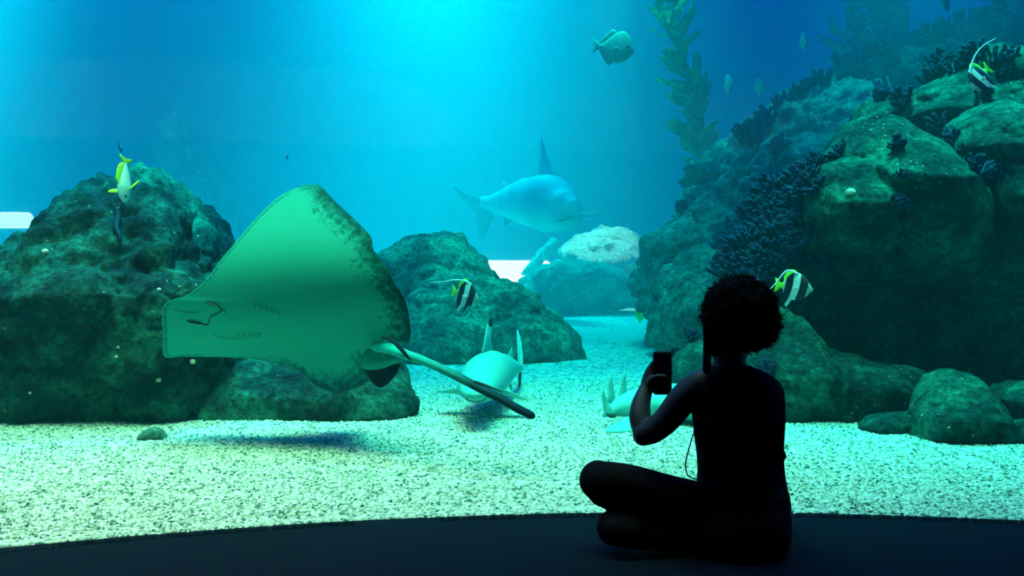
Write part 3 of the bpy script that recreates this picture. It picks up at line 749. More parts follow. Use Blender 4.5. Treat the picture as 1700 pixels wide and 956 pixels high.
rfin('pelvic_fin', [(800, 650, 0), (860, 645, 0), (905, 660, 0), (918, 690, 0), (900, 708, .02), (850, 725, .03), (810, 725, .02), (775, 705, .0)], 4.60, .02, mr)
rfin('pelvic_fin', [(800, 725, 0), (850, 722, 0), (900, 705, 0), (920, 705, 0), (915, 728, 0), (895, 758, .02), (868, 782, .03), (845, 788, .03), (822, 772, .03), (808, 750, .02)], 4.50, .02, M['black'])

# ------------------------------------------------------------------ sharks
def loft_body(name, stations, m, parent, n=24, belly=None):
    """stations: (centre, half_height, half_width, side vector, up vector)"""
    g = G(); rings = []
    for c, h, w, s, u in stations:
        rings.append([c + s * (w * math.cos(2 * math.pi * j / n)) + u * (h * math.sin(2 * math.pi * j / n)) for j in range(n)])
    g.loft(rings); return g.make(name, m, parent)
def interp_stations(keys, sub=6):
    ks = [[Vector(k[0]), k[1], k[2]] for k in keys]; cs = smoothpath([k[0] for k in ks], sub)
    out = []
    for i, c in enumerate(cs):
        t = i / sub; a = min(int(t), len(ks) - 2); fr = t - a; fr = fr * fr * (3 - 2 * fr)
        h = ks[a][1] * (1 - fr) + ks[a + 1][1] * fr; w = ks[a][2] * (1 - fr) + ks[a + 1][2] * fr
        d = (cs[min(i + 1, len(cs) - 1)] - cs[max(i - 1, 0)]).normalized()
        s = d.cross(Vector((0, 0, 1))).normalized(); u = s.cross(d).normalized()
        out.append((c, h, w, s, u))
    return out
def counter(m_top, m_bot, name, z0, band_):
    m = mat(name, m_top, .6, .25); b = m.node_tree.nodes['Principled BSDF']
    ge = N(m, 'ShaderNodeNewGeometry'); sp = N(m, 'ShaderNodeSeparateXYZ'); L(m, ge.outputs['Position'], sp.inputs[0])
    mrn = N(m, 'ShaderNodeMapRange'); L(m, sp.outputs[2], mrn.inputs['Value']); mrn.inputs['From Min'].default_value = z0 - band_; mrn.inputs['From Max'].default_value = z0 + band_
    r = ramp(m, [(0, m_bot), (1, m_top)], mrn.outputs[0]); L(m, r.outputs[0], b.inputs['Base Color']); return m
def finpx(name, pts, th, m, root, sub=3):
    g = G(); q = [P(*p) for p in pts]; q = smoothpath(q + [q[0]], sub)[:-1]; g.fin(q, th); return g.make(name, m, root)
s1 = thing('blacktip_shark', 'grey black-tipped shark swimming towards the window behind the stingray tail', 'shark', P(800, 640, 5.6))
sk = counter((.05, .52, .46), (.15, .66, .58), 'blacktip shark skin', P(0, 660, 5.3).z, .02)
st = interp_stations([(P(787, 657, 5.10), .006, .010), (P(788, 655, 5.13), .024, .050), (P(790, 650, 5.25), .045, .084), (P(795, 641, 5.45), .088, .115), (P(805, 627, 5.7), .128, .135), (P(815, 619, 5.95), .130, .125),
                      (P(832, 614, 6.2), .100, .085), (P(848, 612, 6.42), .062, .050), (P(859, 611, 6.6), .034, .028), (P(865, 610, 6.75), .024, .014)])
loft_body('body', st, sk, s1)
df = finpx('dorsal_fin', [(799, 588, 5.80), (804, 565, 5.85), (807, 546, 5.92), (810, 536, 5.97), (815, 529, 6.0), (816, 538, 6.02), (815, 552, 6.03), (815, 570, 6.05), (819, 588, 6.08), (808, 594, 5.95)], .022, sk, s1)
finpx('fin_tip', [(811, 537, 5.965), (813, 531, 5.98), (815.5, 527, 5.99), (816.5, 534, 6.0), (815.5, 545, 6.01), (812, 543, 5.98)], .026, M['black'], df)['label'] = 'black fin tip'
finpx('rear_dorsal_fin', [(841, 596, 6.35), (846, 584, 6.4), (850, 577, 6.45), (851, 590, 6.48), (855, 600, 6.5), (846, 602, 6.4)], .012, sk, s1)
finpx('pectoral_fin', [(772, 646, 5.5), (755, 646, 5.55), (738, 648, 5.6), (723, 650, 5.65), (738, 652, 5.7), (755, 653, 5.7), (772, 655, 5.6)], .02, sk, s1)
finpx('pectoral_fin', [(822, 643, 5.5), (840, 648, 5.5), (860, 656, 5.52), (880, 664, 5.55), (870, 664, 5.6), (850, 658, 5.62), (824, 652, 5.6)], .02, sk, s1)
finpx('pelvic_fin', [(838, 626, 6.2), (845, 630, 6.2), (850, 640, 6.22), (849, 648, 6.25), (843, 638, 6.28), (836, 632, 6.25)], .014, sk, s1)
finpx('tail_fin', [(867, 614, 6.72), (868, 598, 6.78), (867, 580, 6.85), (864, 562, 6.9), (859, 546, 6.95), (858, 556, 6.9), (859, 575, 6.83), (860, 595, 6.76), (861, 618, 6.72), (860, 636, 6.75), (861, 654, 6.8), (864, 650, 6.8), (865, 632, 6.76)], .02, M['silver'], s1)
g = G(); g.tube(smoothpath([P(773, 661, 5.155), P(780, 665, 5.10), P(790, 666.5, 5.085), P(802, 664, 5.11), P(811, 658, 5.2)], 4), .0028, 6); g.make('mouth', M['mouth'], s1)
for x, y, Y in ((773, 650, 5.2), (809, 648, 5.2)):
    g = G(); g.ball(P(x, y, Y), .007, seg=10, rg=7); g.make('eye', M['eye'], s1)

s2 = thing('hazy_shark', 'large hazy shark with a tall back fin, swimming right over the far bright glow panel', 'shark', P(880, 340, 14.520))
sk2 = counter((.12, .45, .52), (.3, .75, .72), 'hazy shark skin', P(0, 358, 14.5).z, .14)
st = interp_stations([(P(957, 352, 13.332), 0.026, 0.026), (P(952, 352, 13.398), 0.172, 0.132), (P(935, 350, 13.596), 0.277, 0.264), (P(910, 338, 13.992), 0.396, 0.396), (P(880, 335, 14.454), 0.343, 0.343), (P(855, 335, 14.850), 0.264, 0.238), (P(830, 337, 15.180), 0.172, 0.132), (P(812, 337, 15.444), 0.106, 0.066), (P(800, 335, 15.708), 0.079, 0.040)])
loft_body('body', st, sk2, s2)
finpx('dorsal_fin', [(893, 302, 14.388), (895, 270, 14.454), (896, 240, 14.520), (897, 222, 14.520), (903, 240, 14.520), (910, 262, 14.388), (918, 285, 14.256), (920, 304, 14.124)], .05, sk2, s2)
finpx('rear_dorsal_fin', [(835, 323, 15.048), (834, 308, 15.114), (836, 301, 15.180), (843, 308, 15.114), (850, 320, 15.048)], .03, M['shark_dark'], s2)
finpx('tail_fin', [(808, 332, 15.576), (790, 328, 15.708), (770, 320, 15.840), (752, 308, 15.972), (765, 328, 15.972), (780, 345, 15.906), (794, 360, 15.840), (796, 380, 15.906), (797, 403, 15.972), (805, 390, 15.840), (815, 368, 15.708), (819, 345, 15.576)], .05, M['shark_dark'], s2)
finpx('pectoral_fin', [(945, 352, 13.596), (965, 352, 13.332), (985, 354, 13.134), (1000, 357, 13.07), (980, 361, 13.200), (955, 366, 13.464), (935, 366, 13.728)], .05, sk2, s2)
finpx('pelvic_fin', [(838, 350, 14.916), (850, 352, 14.850), (848, 364, 14.916), (840, 376, 14.982), (836, 364, 15.048)], .04, M['shark_dark'], s2)
finpx('anal_fin', [(856, 350, 14.784), (866, 352, 14.652), (864, 366, 14.784), (860, 376, 14.850), (856, 364, 14.850)], .04, sk2, s2)
g = G(); g.tube(smoothpath([P(925, 366, 13.332), P(940, 364, 13.240), P(951, 358, 13.226)], 4), .008, 6); g.make('mouth', M['mouth'], s2)

s3 = thing('guitarfish', 'pale flat guitarfish resting on the gravel behind the arm of the person', 'fish', (P(1080, 700, 5.6).x, 5.6, 0.0))
sk3 = counter((.10, .58, .52), (.12, .62, .55), 'guitarfish skin', .1, .05)
def gp(px, Y, z): return Vector(((px - CX) / F * Y, Y, z))
st = interp_stations([(gp(1003, 5.20, .060), .012, .012), (gp(1015, 5.25, .075), .03, .03), (gp(1035, 5.32, .09), .055, .07), (gp(1062, 5.40, .09), .075, .13), (gp(1095, 5.46, .085), .085, .27), (gp(1130, 5.50, .085), .09, .36), (gp(1165, 5.54, .08), .075, .31), (gp(1200, 5.56, .06), .05, .18), (gp(1225, 5.6, .04), .02, .05)])
loft_body('body', st, sk3, s3)
finpx('dorsal_fin', [(1008, 668, 5.25), (1009, 645, 5.27), (1012, 630, 5.28), (1015, 619, 5.3), (1018, 640, 5.32), (1022, 668, 5.32)], .016, sk3, s3)
finpx('dorsal_fin', [(1027, 664, 5.35), (1030, 640, 5.37), (1034, 624, 5.38), (1038, 614, 5.4), (1040, 640, 5.42), (1043, 666, 5.42)], .016, sk3, s3)
finpx('tail_fin', [(1008, 690, 5.2), (1002, 680, 5.2), (1000, 660, 5.2), (1001, 645, 5.2), (1006, 660, 5.22), (1012, 675, 5.25), (1024, 688, 5.22)], .014, sk3, s3)
finpx('tail_lobe', [(1004, 685, 5.18), (1014, 688, 5.18), (1023, 688, 5.18), (1022, 693, 5.17), (1012, 693, 5.17)], .012, M['mouth'], s3)
finpx('pelvic_fin', [(1040, 692, 5.25), (1025, 700, 5.15), (1006, 712, 5.08), (1012, 718, 5.06), (1045, 716, 5.08), (1070, 712, 5.12), (1065, 695, 5.25)], .02, sk3, s3)

# ------------------------------------------------------------------ fish
def orient(o, head, up):
    x = Vector(head).normalized(); z = (Vector(up) - x * Vector(up).dot(x)).normalized(); y = z.cross(x)
    o.rotation_euler = Matrix((x, y, z)).transposed().to_euler()
def fish_body(root, Ln, prof, m, name='body'):
    g = G(); rings = []
    pf = smoothpath([Vector((a, b, c)) for a, b, c, w in prof], 4); ws = smoothpath([Vector((w, 0, 0)) for *_, w in prof], 4)
    for p, w in zip(pf, ws):
        x = (.5 - p.x) * Ln; h = (p.y - p.z) / 2 * Ln; mz = (p.y + p.z) / 2 * Ln; ww = max(w.x, .002) * Ln
        rings.append([Vector((x, ww * math.cos(2 * math.pi * j / 18), mz + h * math.sin(2 * math.pi * j / 18))) for j in range(18)])
    g.loft(rings); return g.make(name, m, root, local=True)
def lf(root, name, pts, Ln, th, m, y=0.0):
    q = [Vector((a * Ln, (y + (c[0] if c else 0)) * Ln, b * Ln)) for a, b, *c in pts]; q = smoothpath(q + [q[0]], 3)[:-1]
    g = G(); g.fin(q, th * Ln); return g.make(name, m, root, local=True)
def band_mat(Ln, name):
    m = mat(name, (.8, .85, .85), .5); b = m.node_tree.nodes['Principled BSDF']
    tc = N(m, 'ShaderNodeTexCoord'); sp = N(m, 'ShaderNodeSeparateXYZ'); L(m, tc.outputs['Object'], sp.inputs[0])
    sq = N(m, 'ShaderNodeMath', operation='MULTIPLY'); L(m, sp.outputs[2], sq.inputs[0]); L(m, sp.outputs[2], sq.inputs[1])
    m1 = N(m, 'ShaderNodeMath', operation='MULTIPLY_ADD'); L(m, sq.outputs[0], m1.inputs[0]); m1.inputs[1].default_value = .55 / Ln; L(m, sp.outputs[0], m1.inputs[2])
    m3 = N(m, 'ShaderNodeMath', operation='MULTIPLY_ADD'); L(m, sp.outputs[2], m3.inputs[0]); m3.inputs[1].default_value = -.16; L(m, m1.outputs[0], m3.inputs[2])
    m4 = N(m, 'ShaderNodeMath', operation='MULTIPLY_ADD'); L(m, m3.outputs[0], m4.inputs[0]); m4.inputs[1].default_value = 1 / Ln; m4.inputs[2].default_value = .5
    W = (.62, .78, .78); K = (.01, .02, .035); Yl = (.33, .85, .03)
    r = ramp(m, [(0, Yl), (.20, (.5, .6, .5)), (.26, K), (.47, W), (.66, K), (.86, (.35, .45, .45))], m4.outputs[0], 'CONSTANT'); L(m, r.outputs[0], b.inputs['Base Color']); return m
def bannerfish(px, py, Y, Ln, head, up, fil, label):
    t = thing('bannerfish', label, 'fish', P(px, py, Y), 'striped bannerfish'); bmx = band_mat(Ln, 'banded skin')
    fish_body(t, Ln, [(0, -.02, -.05, .005), (.06, .05, -.09, .03), (.16, .19, -.20, .06), (.32, .33, -.31, .075), (.5, .37, -.35, .07), (.66, .30, -.28, .05), (.78, .14, -.13, .03), (.85, .07, -.06, .02), (.90, .06, -.06, .012)], bmx)
    lf(t, 'dorsal_fin', [(.10, .30), (.02, .40), (-.10, .44), (-.22, .38), (-.31, .22), (-.28, .10), (-.15, .15), (0, .2)], Ln, .03, M['yellow'])
    lf(t, 'anal_fin', [(-.02, -.30), (-.14, -.50), (-.20, -.52), (-.26, -.34), (-.29, -.12), (-.15, -.15)], Ln, .03, bmx)
    lf(t, 'tail_fin', [(-.36, .04), (-.46, .15), (-.54, .18), (-.51, 0), (-.54, -.18), (-.46, -.15), (-.36, -.04)], Ln, .02, M['yellow'])
    lf(t, 'pelvic_fin', [(.12, -.26), (.05, -.44), (-.02, -.52), (.02, -.34), (.06, -.28)], Ln, .02, M['black'], .03)
    lf(t, 'pectoral_fin', [(.16, -.03, .0), (.08, .02, .06), (.02, -.04, .10), (.08, -.10, .06)], Ln, .012, M['white_fin'], .07)
    lf(t, 'pectoral_fin', [(.16, -.03, .0), (.08, .02, -.06), (.02, -.04, -.10), (.08, -.10, -.06)], Ln, .012, M['white_fin'], -.07)
    for s in (1, -1):
        g = G(); g.ball((.36 * Ln, s * .045 * Ln, .03 * Ln), .025 * Ln, seg=8, rg=6); g.make('eye', M['eye'], t, local=True)
    orient(t, head, up)
    R3 = t.rotation_euler.to_matrix().inverted()
    g = G(); pp = [R3 @ (P(a, b, Y) - Vector(t.location)) for a, b in fil]
    pp = smoothpath([Vector((.06 * Ln, 0, .34 * Ln))] + pp, 5); k = len(pp)
    g.tube(pp, [Ln * (.040 * (1 - i / k) + .016) for i in range(k)], 7, flat=.5); g.make('banner_fin', M['white_fin'], t, local=True)
bannerfish(773, 489, 6.2, .215, (.78, -.6, -.16), (.12, 0, 1), [(770, 465.5), (755, 464.5), (738, 467), (714, 469)], 'striped bannerfish in front of the middle rock, right of the stingray')
bannerfish(1319, 476, 5.0, .19, (.78, -.6, -.08), (.08, 0, 1), [(1308, 449), (1298, 457), (1287, 471), (1275, 484)], 'striped bannerfish beside the hair of the person')
bannerfish(1627, 130, 5.4, .205, (-.62, -.45, -.62), (-.75, -.1, .55), [(1614, 104), (1620, 90), (1632, 76), (1652, 64)], 'topmost striped bannerfish, diving in front of the right pile')
def roundfish(px, py, Y, Ln, head, up, label, m='silver', name='round_fish', deep=1.0, group=None):
    t = thing(name, label, 'fish', P(px, py, Y), group); d = deep
    fish_body(t, Ln, [(0, -.06 * d, -.11 * d, .01), (.05, .06 * d, -.18 * d, .04), (.12, .24 * d, -.26 * d, .06), (.26, .38 * d, -.36 * d, .075), (.42, .36 * d, -.38 * d, .07), (.6, .24 * d, -.26 * d, .05), (.75, .10 * d, -.12 * d, .03), (.86, .035, -.04, .015)], M[m])
    lf(t, 'dorsal_fin', [(.06, .33 * d), (-.06, .42 * d), (-.2, .30 * d), (-.36, .08 * d), (-.2, .14 * d)], Ln, .02, M[m])
    lf(t, 'anal_fin', [(.02, -.34 * d), (-.08, -.44 * d), (-.2, -.32 * d), (-.36, -.08 * d), (-.2, -.14 * d)], Ln, .02, M[m])
    lf(t, 'tail_fin', [(-.33, .03), (-.42, .10), (-.52, .17), (-.47, 0), (-.52, -.17), (-.42, -.10), (-.33, -.03)], Ln, .02, M[m])
    for s in (1, -1):
        lf(t, 'pectoral_fin', [(.20, -.08, 0), (.10, -.02, s * .05), (.02, -.08, s * .07), (.10, -.14, s * .04)], Ln, .01, M[m], s * .065)
        g = G(); g.ball((.36 * Ln, s * .05 * Ln, 0), .03 * Ln, seg=8, rg=6); g.make('eye', M['eye'], t, local=True)
    orient(t, head, up); return t
roundfish(1019, 78, 8.2, .335, (1, -.35, -.12), (0, 0, 1), 'round silvery fish swimming alone near the top centre right')
roundfish(1208, 140, 8.5, .20, (.12, -1, .1), (-.12, 0, 1), 'thin pale fish seen head on, nearest to the kelp', 'silver_dim', 'slim_fish')
roundfish(1260, 143, 9.0, .20, (.35, -1, .1), (-.18, 0, 1), 'dim fish seen nearly head on, just above the far coral fringe', 'silver_dim', 'slim_fish')
roundfish(1333, 68, 8.5, .18, (.10, -1, .1), (-.1, 0, 1), 'thin pale fish seen head on, high above the far slope', 'silver_dim', 'slim_fish')
roundfish(1521, 80, 9.5, .075, (-.9, -.3, .25), (.2, 0, 1), 'tiny pale fish over the furthest dark ridge', 'silver', 'small_fish', .5)
roundfish(1571, -3, 8.0, .26, (-.6, -.8, 0), (-.1, 0, 1), 'round pale fish half cut off by the top edge at the right', 'silver_dim')
roundfish(200, 245, 7.0, .075, (.45, -.3, -.9), (.8, 0, .4), 'tiny dark blue fish just above the top of the left boulder', 'blue_fish', 'small_fish', .45)
roundfish(477, 261, 9.0, .045, (.2, -.3, 1), (1, 0, -.2), 'tiniest pale fish, above the stingray wing tip', 'silver', 'small_fish', .5)
yf_ = roundfish(1061, 515, 10.5, .36, (.12, -.9, .25), (-.1, .2, 1), 'slim yellow fish head on over the far gravel', 'yellow', 'yellow_fish', .85)
# yellow finned fish nosing down the left boulder
t = thing('yellowfin_fish', 'pale fish with yellow fins diving over the top of the left boulder', 'fish', P(207, 300, 5.0)); Ln = .225
fish_body(t, Ln, [(0, .0, -.05, .01), (.04, .05, -.09, .05), (.14, .11, -.14, .10), (.3, .16, -.17, .13), (.5, .14, -.15, .11), (.7, .09, -.09, .07), (.86, .05, -.05, .03), (.92, .045, -.045, .02)], M['silver'])
lf(t, 'dorsal_fin', [(.18, .13), (.05, .24), (-.15, .24), (-.34, .18), (-.42, .06), (-.3, .06), (0, .1)], Ln, .03, M['yellow'])
lf(t, 'tail_fin', [(-.40, .03), (-.50, .15), (-.58, .18), (-.53, 0), (-.58, -.18), (-.50, -.15), (-.40, -.03)], Ln, .03, M['yellow'])
for s in (1, -1):
    lf(t, 'pectoral_fin', [(.24, -.02, 0), (.22, .0, s * .14), (.16, .03, s * .34), (.10, -.0, s * .30), (.12, -.05, s * .10)], Ln, .03, M['yellow'], s * .10)
    g = G(); g.ball((.40 * Ln, s * .085 * Ln, .03 * Ln), .025 * Ln, seg=8, rg=6); g.make('eye', M['eye'], t, local=True)
orient(t, (.08, -.35, -.93), (-.45, -.9, .3))

# ------------------------------------------------------------------ the seated person
BY = 3.06
K = BY / F
per = thing('person', 'person with a curly afro sitting cross-legged on the floor, holding up a phone', 'person', (P(1235, 0, BY).x, BY, 0))
def torso_rings(table, grow, Y0, n=28, sq=.85):
    rings = []
    for py, xl, xr, dpt, dy in table:
        c = P((xl + xr) / 2, py, Y0); w = (xr - xl) / 2 * K + grow; dd = dpt + grow
        r = []
        for j in range(n):
            a = 2 * math.pi * j / n; ca, sa = math.cos(a), math.sin(a)
            r.append(Vector((c.x + w * math.copysign(abs(ca) ** sq, ca), c.y + dy + dd * math.copysign(abs(sa) ** sq, sa), c.z)))
        rings.append(r)
    return rings
def resamp(tab, sub=4):
    a = smoothpath([Vector(t[:3]) for t in tab], sub); b = smoothpath([Vector((t[3], t[4], 0)) for t in tab], sub)
    return [(p.x, p.y, p.z, q.x, q.y) for p, q in zip(a, b)]
T = resamp([(596, 1186, 1238, .045, .0), (606, 1181, 1243, .052, .0), (613, 1172, 1258, .060, .0), (620, 1163, 1274, .070, 0), (632, 1152, 1290, .080, 0), (648, 1147, 1298, .088, 0), (670, 1148, 1300, .092, .0), (695, 1152, 1300, .094, .0),
            (725, 1156, 1300, .09, .01), (755, 1161, 1300, .09, .02), (785, 1163, 1302, .095, .02), (812, 1161, 1305, .10, .01), (835, 1156, 1306, .11, .0), (860, 1151, 1306, .125, -.01), (888, 1148, 1304, .125, -.015), (912, 1156, 1294, .11, -.015)])
HC = P(1222, 533, 3.04)
yaw = Matrix.Rotation(math.radians(32), 3, 'Z')      # head turned left towards the phone
def hp(x, y, z): return HC + yaw @ Vector((x, y, z))
arm_l = [(1163, 640, 3.05, .050), (1135, 662, 3.05, .045), (1108, 695, 3.06, .041), (1083, 716, 3.07, .037), (1070, 716, 3.09, .034), (1063, 694, 3.12, .034), (1064, 672, 3.15, .030), (1070, 652, 3.18, .024), (1075, 641, 3.20, .022)]
def build_body():
    g = G()
    g.loft(torso_rings(T, -.004, BY))
    # neck and head
    g.tube([P(1210, 625, 3.06), P(1211, 600, 3.055), P(1214, 565, 3.045)], [.056, .050, .050], 16)
    g.ball(HC + Vector((0, 0, .005)), (.072, .088, .098), yaw, 24, 16)
    g.ball(hp(0, .045, -.055), (.048, .045, .045), yaw, 16, 10)        # jaw
    g.tube([hp(0, .085, .01), hp(0, .105, -.02), hp(0, .100, -.032)], [.008, .013, .012], 8)   # nose
    g.tube([hp(-.02, .086, -.055), hp(0, .094, -.054), hp(.02, .086, -.055)], .007, 8)        # lips
    g.tube([hp(-.02, .086, -.064), hp(0, .092, -.066), hp(.02, .086, -.064)], .007, 8)
    for s in (1, -1):
        g.tube([hp(s * .015, .084, .022), hp(s * .035, .077, .026), hp(s * .05, .062, .02)], .008, 8)   # brow
        g.ball(hp(s * .03, .072, .003), .012, seg=10, rg=8)
        g.ball(hp(s * .073, .0, -.005), (.010, .020, .030), yaw, 10, 8)  # ear
    # left arm, raised with the phone
    pts = smoothpath([P(x, y, Y) for x, y, Y, r in arm_l], 5); rad = smoothpath([Vector((a[3], 0, 0)) for a in arm_l], 5)
    g.tube(pts, [max(.02, r.x) for r in rad], 18)
    g.ball(P(1068, 722, 3.08), .033)
    # palm behind and left of the phone, fingers round its far side, thumb across the front
    g.tube([P(1074, 648, 3.20), P(1077, 636, 3.20), P(1081, 622, 3.20), P(1083, 612, 3.20)], [.021, .025, .024, .018], 12)
    for pl in ([(1082, 620, 3.205), (1083, 607, 3.20), (1084, 602, 3.19)],):
        g.tube(smoothpath([P(*q) for q in pl], 3), [.0095, .0095, .009, .009, .009, .0085, .008], 10)
    for k, (y0, ln) in enumerate(((612, 26), (622, 28), (632, 26), (642, 20))):
        g.tube(smoothpath([P(1083, y0, 3.215), P(1083 + ln * .35, y0 - 2, 3.232), P(1083 + ln * .75, y0 - 3, 3.232), P(1083 + ln * 1.12, y0 - 2, 3.222)], 3), [.010, .010, .0098, .0095, .0095, .009, .009, .0088, .0082, .0078], 10)
    g.tube(smoothpath([P(1076, 642, 3.19), P(1082, 631, 3.165), P(1092, 625.5, 3.155), P(1104, 625.5, 3.155)], 3), [.016, .015, .0135, .0125, .0115, .011, .010, .0095, .009, .0085], 10)
    # right arm, hidden in front of the body, hand resting in the lap
    ra = [(1276, 652, 3.08, .040), (1280, 690, 3.12, .039), (1280, 742, 3.17, .036), (1266, 775, 3.2, .033), (1245, 782, 3.24, .030), (1222, 778, 3.265, .024), (1210, 776, 3.275, .021)]
    g.tube(smoothpath([P(a, b, c) for a, b, c, d in ra], 5), [v.x for v in smoothpath([Vector((a[3], 0, 0)) for a in ra], 5)], 16)
    g.tube([P(1210, 776, 3.275), P(1198, 778, 3.28), P(1188, 780, 3.28)], [.02, .027, .024], 12, flat=.6)
    for k in range(4):
        b0 = P(1187, 772 + k * 5.5, 3.27 + k * .004)
        g.tube([b0, b0 + Vector((-.028, .004, -.004)), b0 + Vector((-.046, .004, -.018)), b0 + Vector((-.054, .0, -.032))], [.0085, .0085, .008, .007], 8)
    b0 = P(1200, 770, 3.275); g.tube([b0, b0 + Vector((-.018, -.004, .022)), b0 + Vector((-.042, -.004, .026))], [.011, .010, .008], 8)
    # legs
    g.tube(smoothpath([P(1215, 862, 3.05), P(1160, 838, 3.06), P(1080, 818, 3.07), P(1000, 800, 3.08)], 5), [.07 - .019 * i / 15 for i in range(16)], 16)
    g.tube(smoothpath([P(1000, 805, 3.08), P(1060, 842, 3.14), P(1140, 868, 3.2), P(1180, 880, 3.22)], 5), [.046 - .018 * i / 15 for i in range(16)], 14)
    g.tube(smoothpath([P(1180, 878, 3.22), P(1205, 880, 3.23), P(1235, 880, 3.24), P(1255, 880, 3.24)], 3), [.03, .031, .033, .034, .034, .033, .032, .03, .026, .02], 12, flat=.7)
    g.tube(smoothpath([P(1265, 866, 3.07), P(1276, 838, 3.17), P(1270, 812, 3.27)], 5), [.075 - .025 * i / 10 for i in range(11)], 16)
    g.tube(smoothpath([P(1270, 815, 3.27), P(1200, 840, 3.20), P(1110, 868, 3.08), P(1060, 880, 3.03)], 5), [.045 - .016 * i / 15 for i in range(16)], 14)
    g.tube(smoothpath([P(1062, 878, 3.03), P(1040, 879, 3.02), P(1018, 880, 3.02), P(1003, 876, 3.03)], 3), [.034, .036, .038, .04, .04, .039, .036, .033, .028, .022], 12, flat=.9)
    for k in range(5):
        b0 = P(1006, 866 + 6 * k, 3.03)
        g.tube([b0, b0 + Vector((-.014, 0, .0))], [.009, .008], 8)
    return g
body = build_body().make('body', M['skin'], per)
REM(body, .0052, 3)
# tank top: torso shell with shoulder straps
g = G(); g.loft(torso_rings([t for t in T if 604 < t[0] < 838], .004, BY))
g.tube(smoothpath([P(1148, 826, 3.06)] * 1 + [P(1162, 830, 2.985), P(1235, 834, 2.955), P(1302, 830, 2.985), P(1309, 824, 3.06)], 4), .006, 8)
for y, a, b in ((700, 1175, 1240), (742, 1220, 1290), (776, 1190, 1280), (800, 1180, 1250)):
    g.tube(smoothpath([P(a, y, 2.985), P((a + b) / 2, y + 9, 2.968), P(b, y + 2, 2.985)], 4), .008, 8)
g.ball(P(1302, 755, 3.06), (.004, .03, .010))
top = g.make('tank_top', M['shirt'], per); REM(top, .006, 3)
# trousers
g = G()
g.loft(torso_rings([t for t in T if t[0] > 806], .007, BY))
g.tube(smoothpath([P(1225, 858, 3.04), P(1160, 840, 3.05), P(1100, 822, 3.06), P(1050, 806, 3.07), P(998, 798, 3.08)], 5), [.082, .081, .079, .077, .075, .073, .071, .069, .067, .066, .065, .064, .063, .062, .061, .061, .061, .061, .061, .060, .058], 18)
g.ball(P(993, 797, 3.09), (.058, .06, .060))
g.tube(smoothpath([P(1000, 812, 3.09), P(1060, 842, 3.14), P(1140, 868, 3.2), P(1172, 878, 3.22)], 5), [.052 - .018 * i / 15 for i in range(16)], 14)
g.tube(smoothpath([P(1265, 866, 3.07), P(1276, 838, 3.17), P(1270, 812, 3.27)], 5), [.080 - .022 * i / 10 for i in range(11)], 16)
g.tube(smoothpath([P(1270, 815, 3.27), P(1200, 840, 3.20), P(1110, 866, 3.08), P(1045, 874, 3.04), P(1018, 874, 3.04)], 5), [.052 + .002 * math.sin(i) - .008 * i / 20 for i in range(21)], 14)
g.ball(P(1018, 876, 3.03), (.050, .065, .052)); g.ball(P(1040, 880, 3.02), (.06, .06, .052))
g.tube([P(1045, 884, 3.03), P(1150, 888, 3.03), P(1270, 888, 3.05)], [.048, .052, .05], 12)
g.ball(P(1210, 893, 3.06), (.165, .115, .060))
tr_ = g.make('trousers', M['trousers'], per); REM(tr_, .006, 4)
# hair
def build_hair():
    bm = bmesh.new(); bmesh.ops.create_icosphere(bm, subdivisions=6, radius=1)
    hc = P(1227, 523, 3.03); vv = []
    for v in bm.verts:
        d = v.co.normalized()
        r = Vector((.112, .115, .112)); q = Vector((d.x * r.x, d.y * r.y, d.z * r.z))
        if d.z < 0: q.x += .020 * (-d.z) ; q.z *= .93
        if d.x < 0 and d.z > 0: q.x *= .95
        q *= 1 + .09 * noise.fractal(d * 3.5, 1, 2, 3) + .06 * noise.noise(d * 13)
        loc = yaw.inverted() @ (hc + q - HC)
        if loc.y > .05 and loc.z < .045 and abs(loc.x) < .06: q *= .55          # open at the face
        vv.append(hc + q)
    ff = [tuple(a.index for a in f.verts) for f in bm.faces]; bm.free()
    g = G(); g.add(vv, ff)
    R = random.Random(7)
    for i in range(1900):
        p = vv[R.randrange(len(vv))]; d = (p - hc)
        if d.length < .09: continue
        d.normalize(); a = R.uniform(0, 6.28); u = d.cross(Vector((0, 0, 1))).normalized(); w = d.cross(u)
        ln = R.uniform(.004, .017); cr_ = R.uniform(.0025, .005); pts = []
        if R.random() < .06: ln *= 1.6
        for k in range(7):
            s = k / 6; an = a + s * 7
            pts.append(p + d * (s * ln - .003) + (u * math.cos(an) + w * math.sin(an)) * cr_ * (.5 + s))
        g.tube(pts, [.0011] * 7, 3, roundcap=False)
    return g
hg = build_hair(); hg.ball(P(1186, 562, 3.02), (.022, .03, .055), seg=14, rg=10); hg.make('hair', M['hair'], per)
g = G(); g.tube(smoothpath([P(1173, 528, 3.0), P(1174, 560, 2.995), P(1174, 590, 2.995), P(1173, 614, 3.0)], 5), [.0122] * 16, 10); g.make('hair_lock', M['hair'], per)

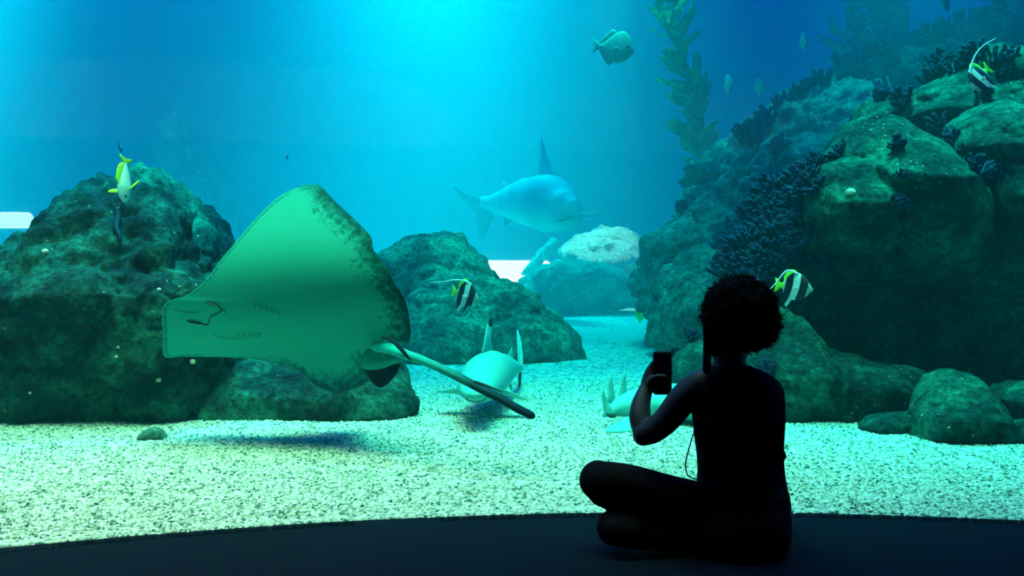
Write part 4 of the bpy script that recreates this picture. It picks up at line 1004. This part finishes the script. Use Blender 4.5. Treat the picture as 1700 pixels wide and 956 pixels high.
# phone
ph = thing('smartphone', 'dark smartphone held upright in the left hand of the person', 'phone', P(1099, 619, 3.185))
def slab(x0, x1, y0, y1, Y0, Y1, r):
    g = G(); rings = []
    def outl(Y, ins):
        pts = []; w = x1 - x0
        for cx_, cy_, a0 in ((x1 - r, y0 + r, -90), (x1 - r, y1 - r, 0), (x0 + r, y1 - r, 90), (x0 + r, y0 + r, 180)):
            for k in range(7):
                a = math.radians(a0 + 15 * k); pts.append((cx_ + (r - ins) * math.cos(a), cy_ + (r - ins) * math.sin(a)))
        return [Vector(((x - CX) / F * 3.185, Y, CAMZ - (y - HOR) / F * 3.185)) for x, y in pts]
    g.loft([outl(Y0, .8), outl(Y0 + (Y1 - Y0) * .25, 0), outl(Y0 + (Y1 - Y0) * .75, 0), outl(Y1, .8)]); return g
slab(1084, 1115, 583, 655, 3.178, 3.189, 5).make('case', M['phone'], ph)
slab(1086, 1113, 586, 652, 3.1768, 3.1785, 3).make('screen', M['screen'], ph)
cb = slab(1102, 1111, 587, 600, 3.188, 3.191, 2).make('camera_bump', M['phone'], ph)
for yy in (590.5, 596.5):
    g = G(); g.ball(P(1106.5, yy, 3.1912) * 1.0, (.0032, .0012, .0032), seg=12, rg=8); g.make('lens', M['screen'], cb)
g = G(); g.box(P(1114.6, 612, 3.181), P(1115.6, 604, 3.186)); g.make('side_button', M['metal'], ph)
g = G(); g.tube(smoothpath([P(1155, 712, 3.0), P(1148, 730, 3.0), P(1141, 755, 3.0), P(1138, 772, 3.01), P(1141, 787, 3.0), P(1148, 793, 3.0), P(1160, 797, 2.99)], 6), .0022, 6)
tag(g.make('earphone_cord', M['cord']), 'thin dark cord looping out beside the waist of the person', 'cord')

# added glowing panels on the far wall, standing in for bright lit patches
def farglow(name, x0, x1, y0, y1):
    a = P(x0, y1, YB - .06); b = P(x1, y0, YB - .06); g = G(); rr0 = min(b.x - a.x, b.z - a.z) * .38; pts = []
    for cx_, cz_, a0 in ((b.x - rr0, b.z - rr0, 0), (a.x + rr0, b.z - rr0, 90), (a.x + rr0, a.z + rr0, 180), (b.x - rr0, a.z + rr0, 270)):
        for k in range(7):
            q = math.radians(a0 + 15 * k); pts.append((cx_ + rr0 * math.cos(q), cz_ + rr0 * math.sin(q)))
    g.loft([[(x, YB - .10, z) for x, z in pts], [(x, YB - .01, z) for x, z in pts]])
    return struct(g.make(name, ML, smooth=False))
ML = bpy.data.materials.new('bright glow panel'); ML.use_nodes = True
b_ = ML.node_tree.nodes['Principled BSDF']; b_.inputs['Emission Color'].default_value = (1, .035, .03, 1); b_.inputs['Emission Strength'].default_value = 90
farglow('glow_panel_mid', 790, 917, 432, 468); farglow('glow_panel_left', -40, 54, 352, 379)
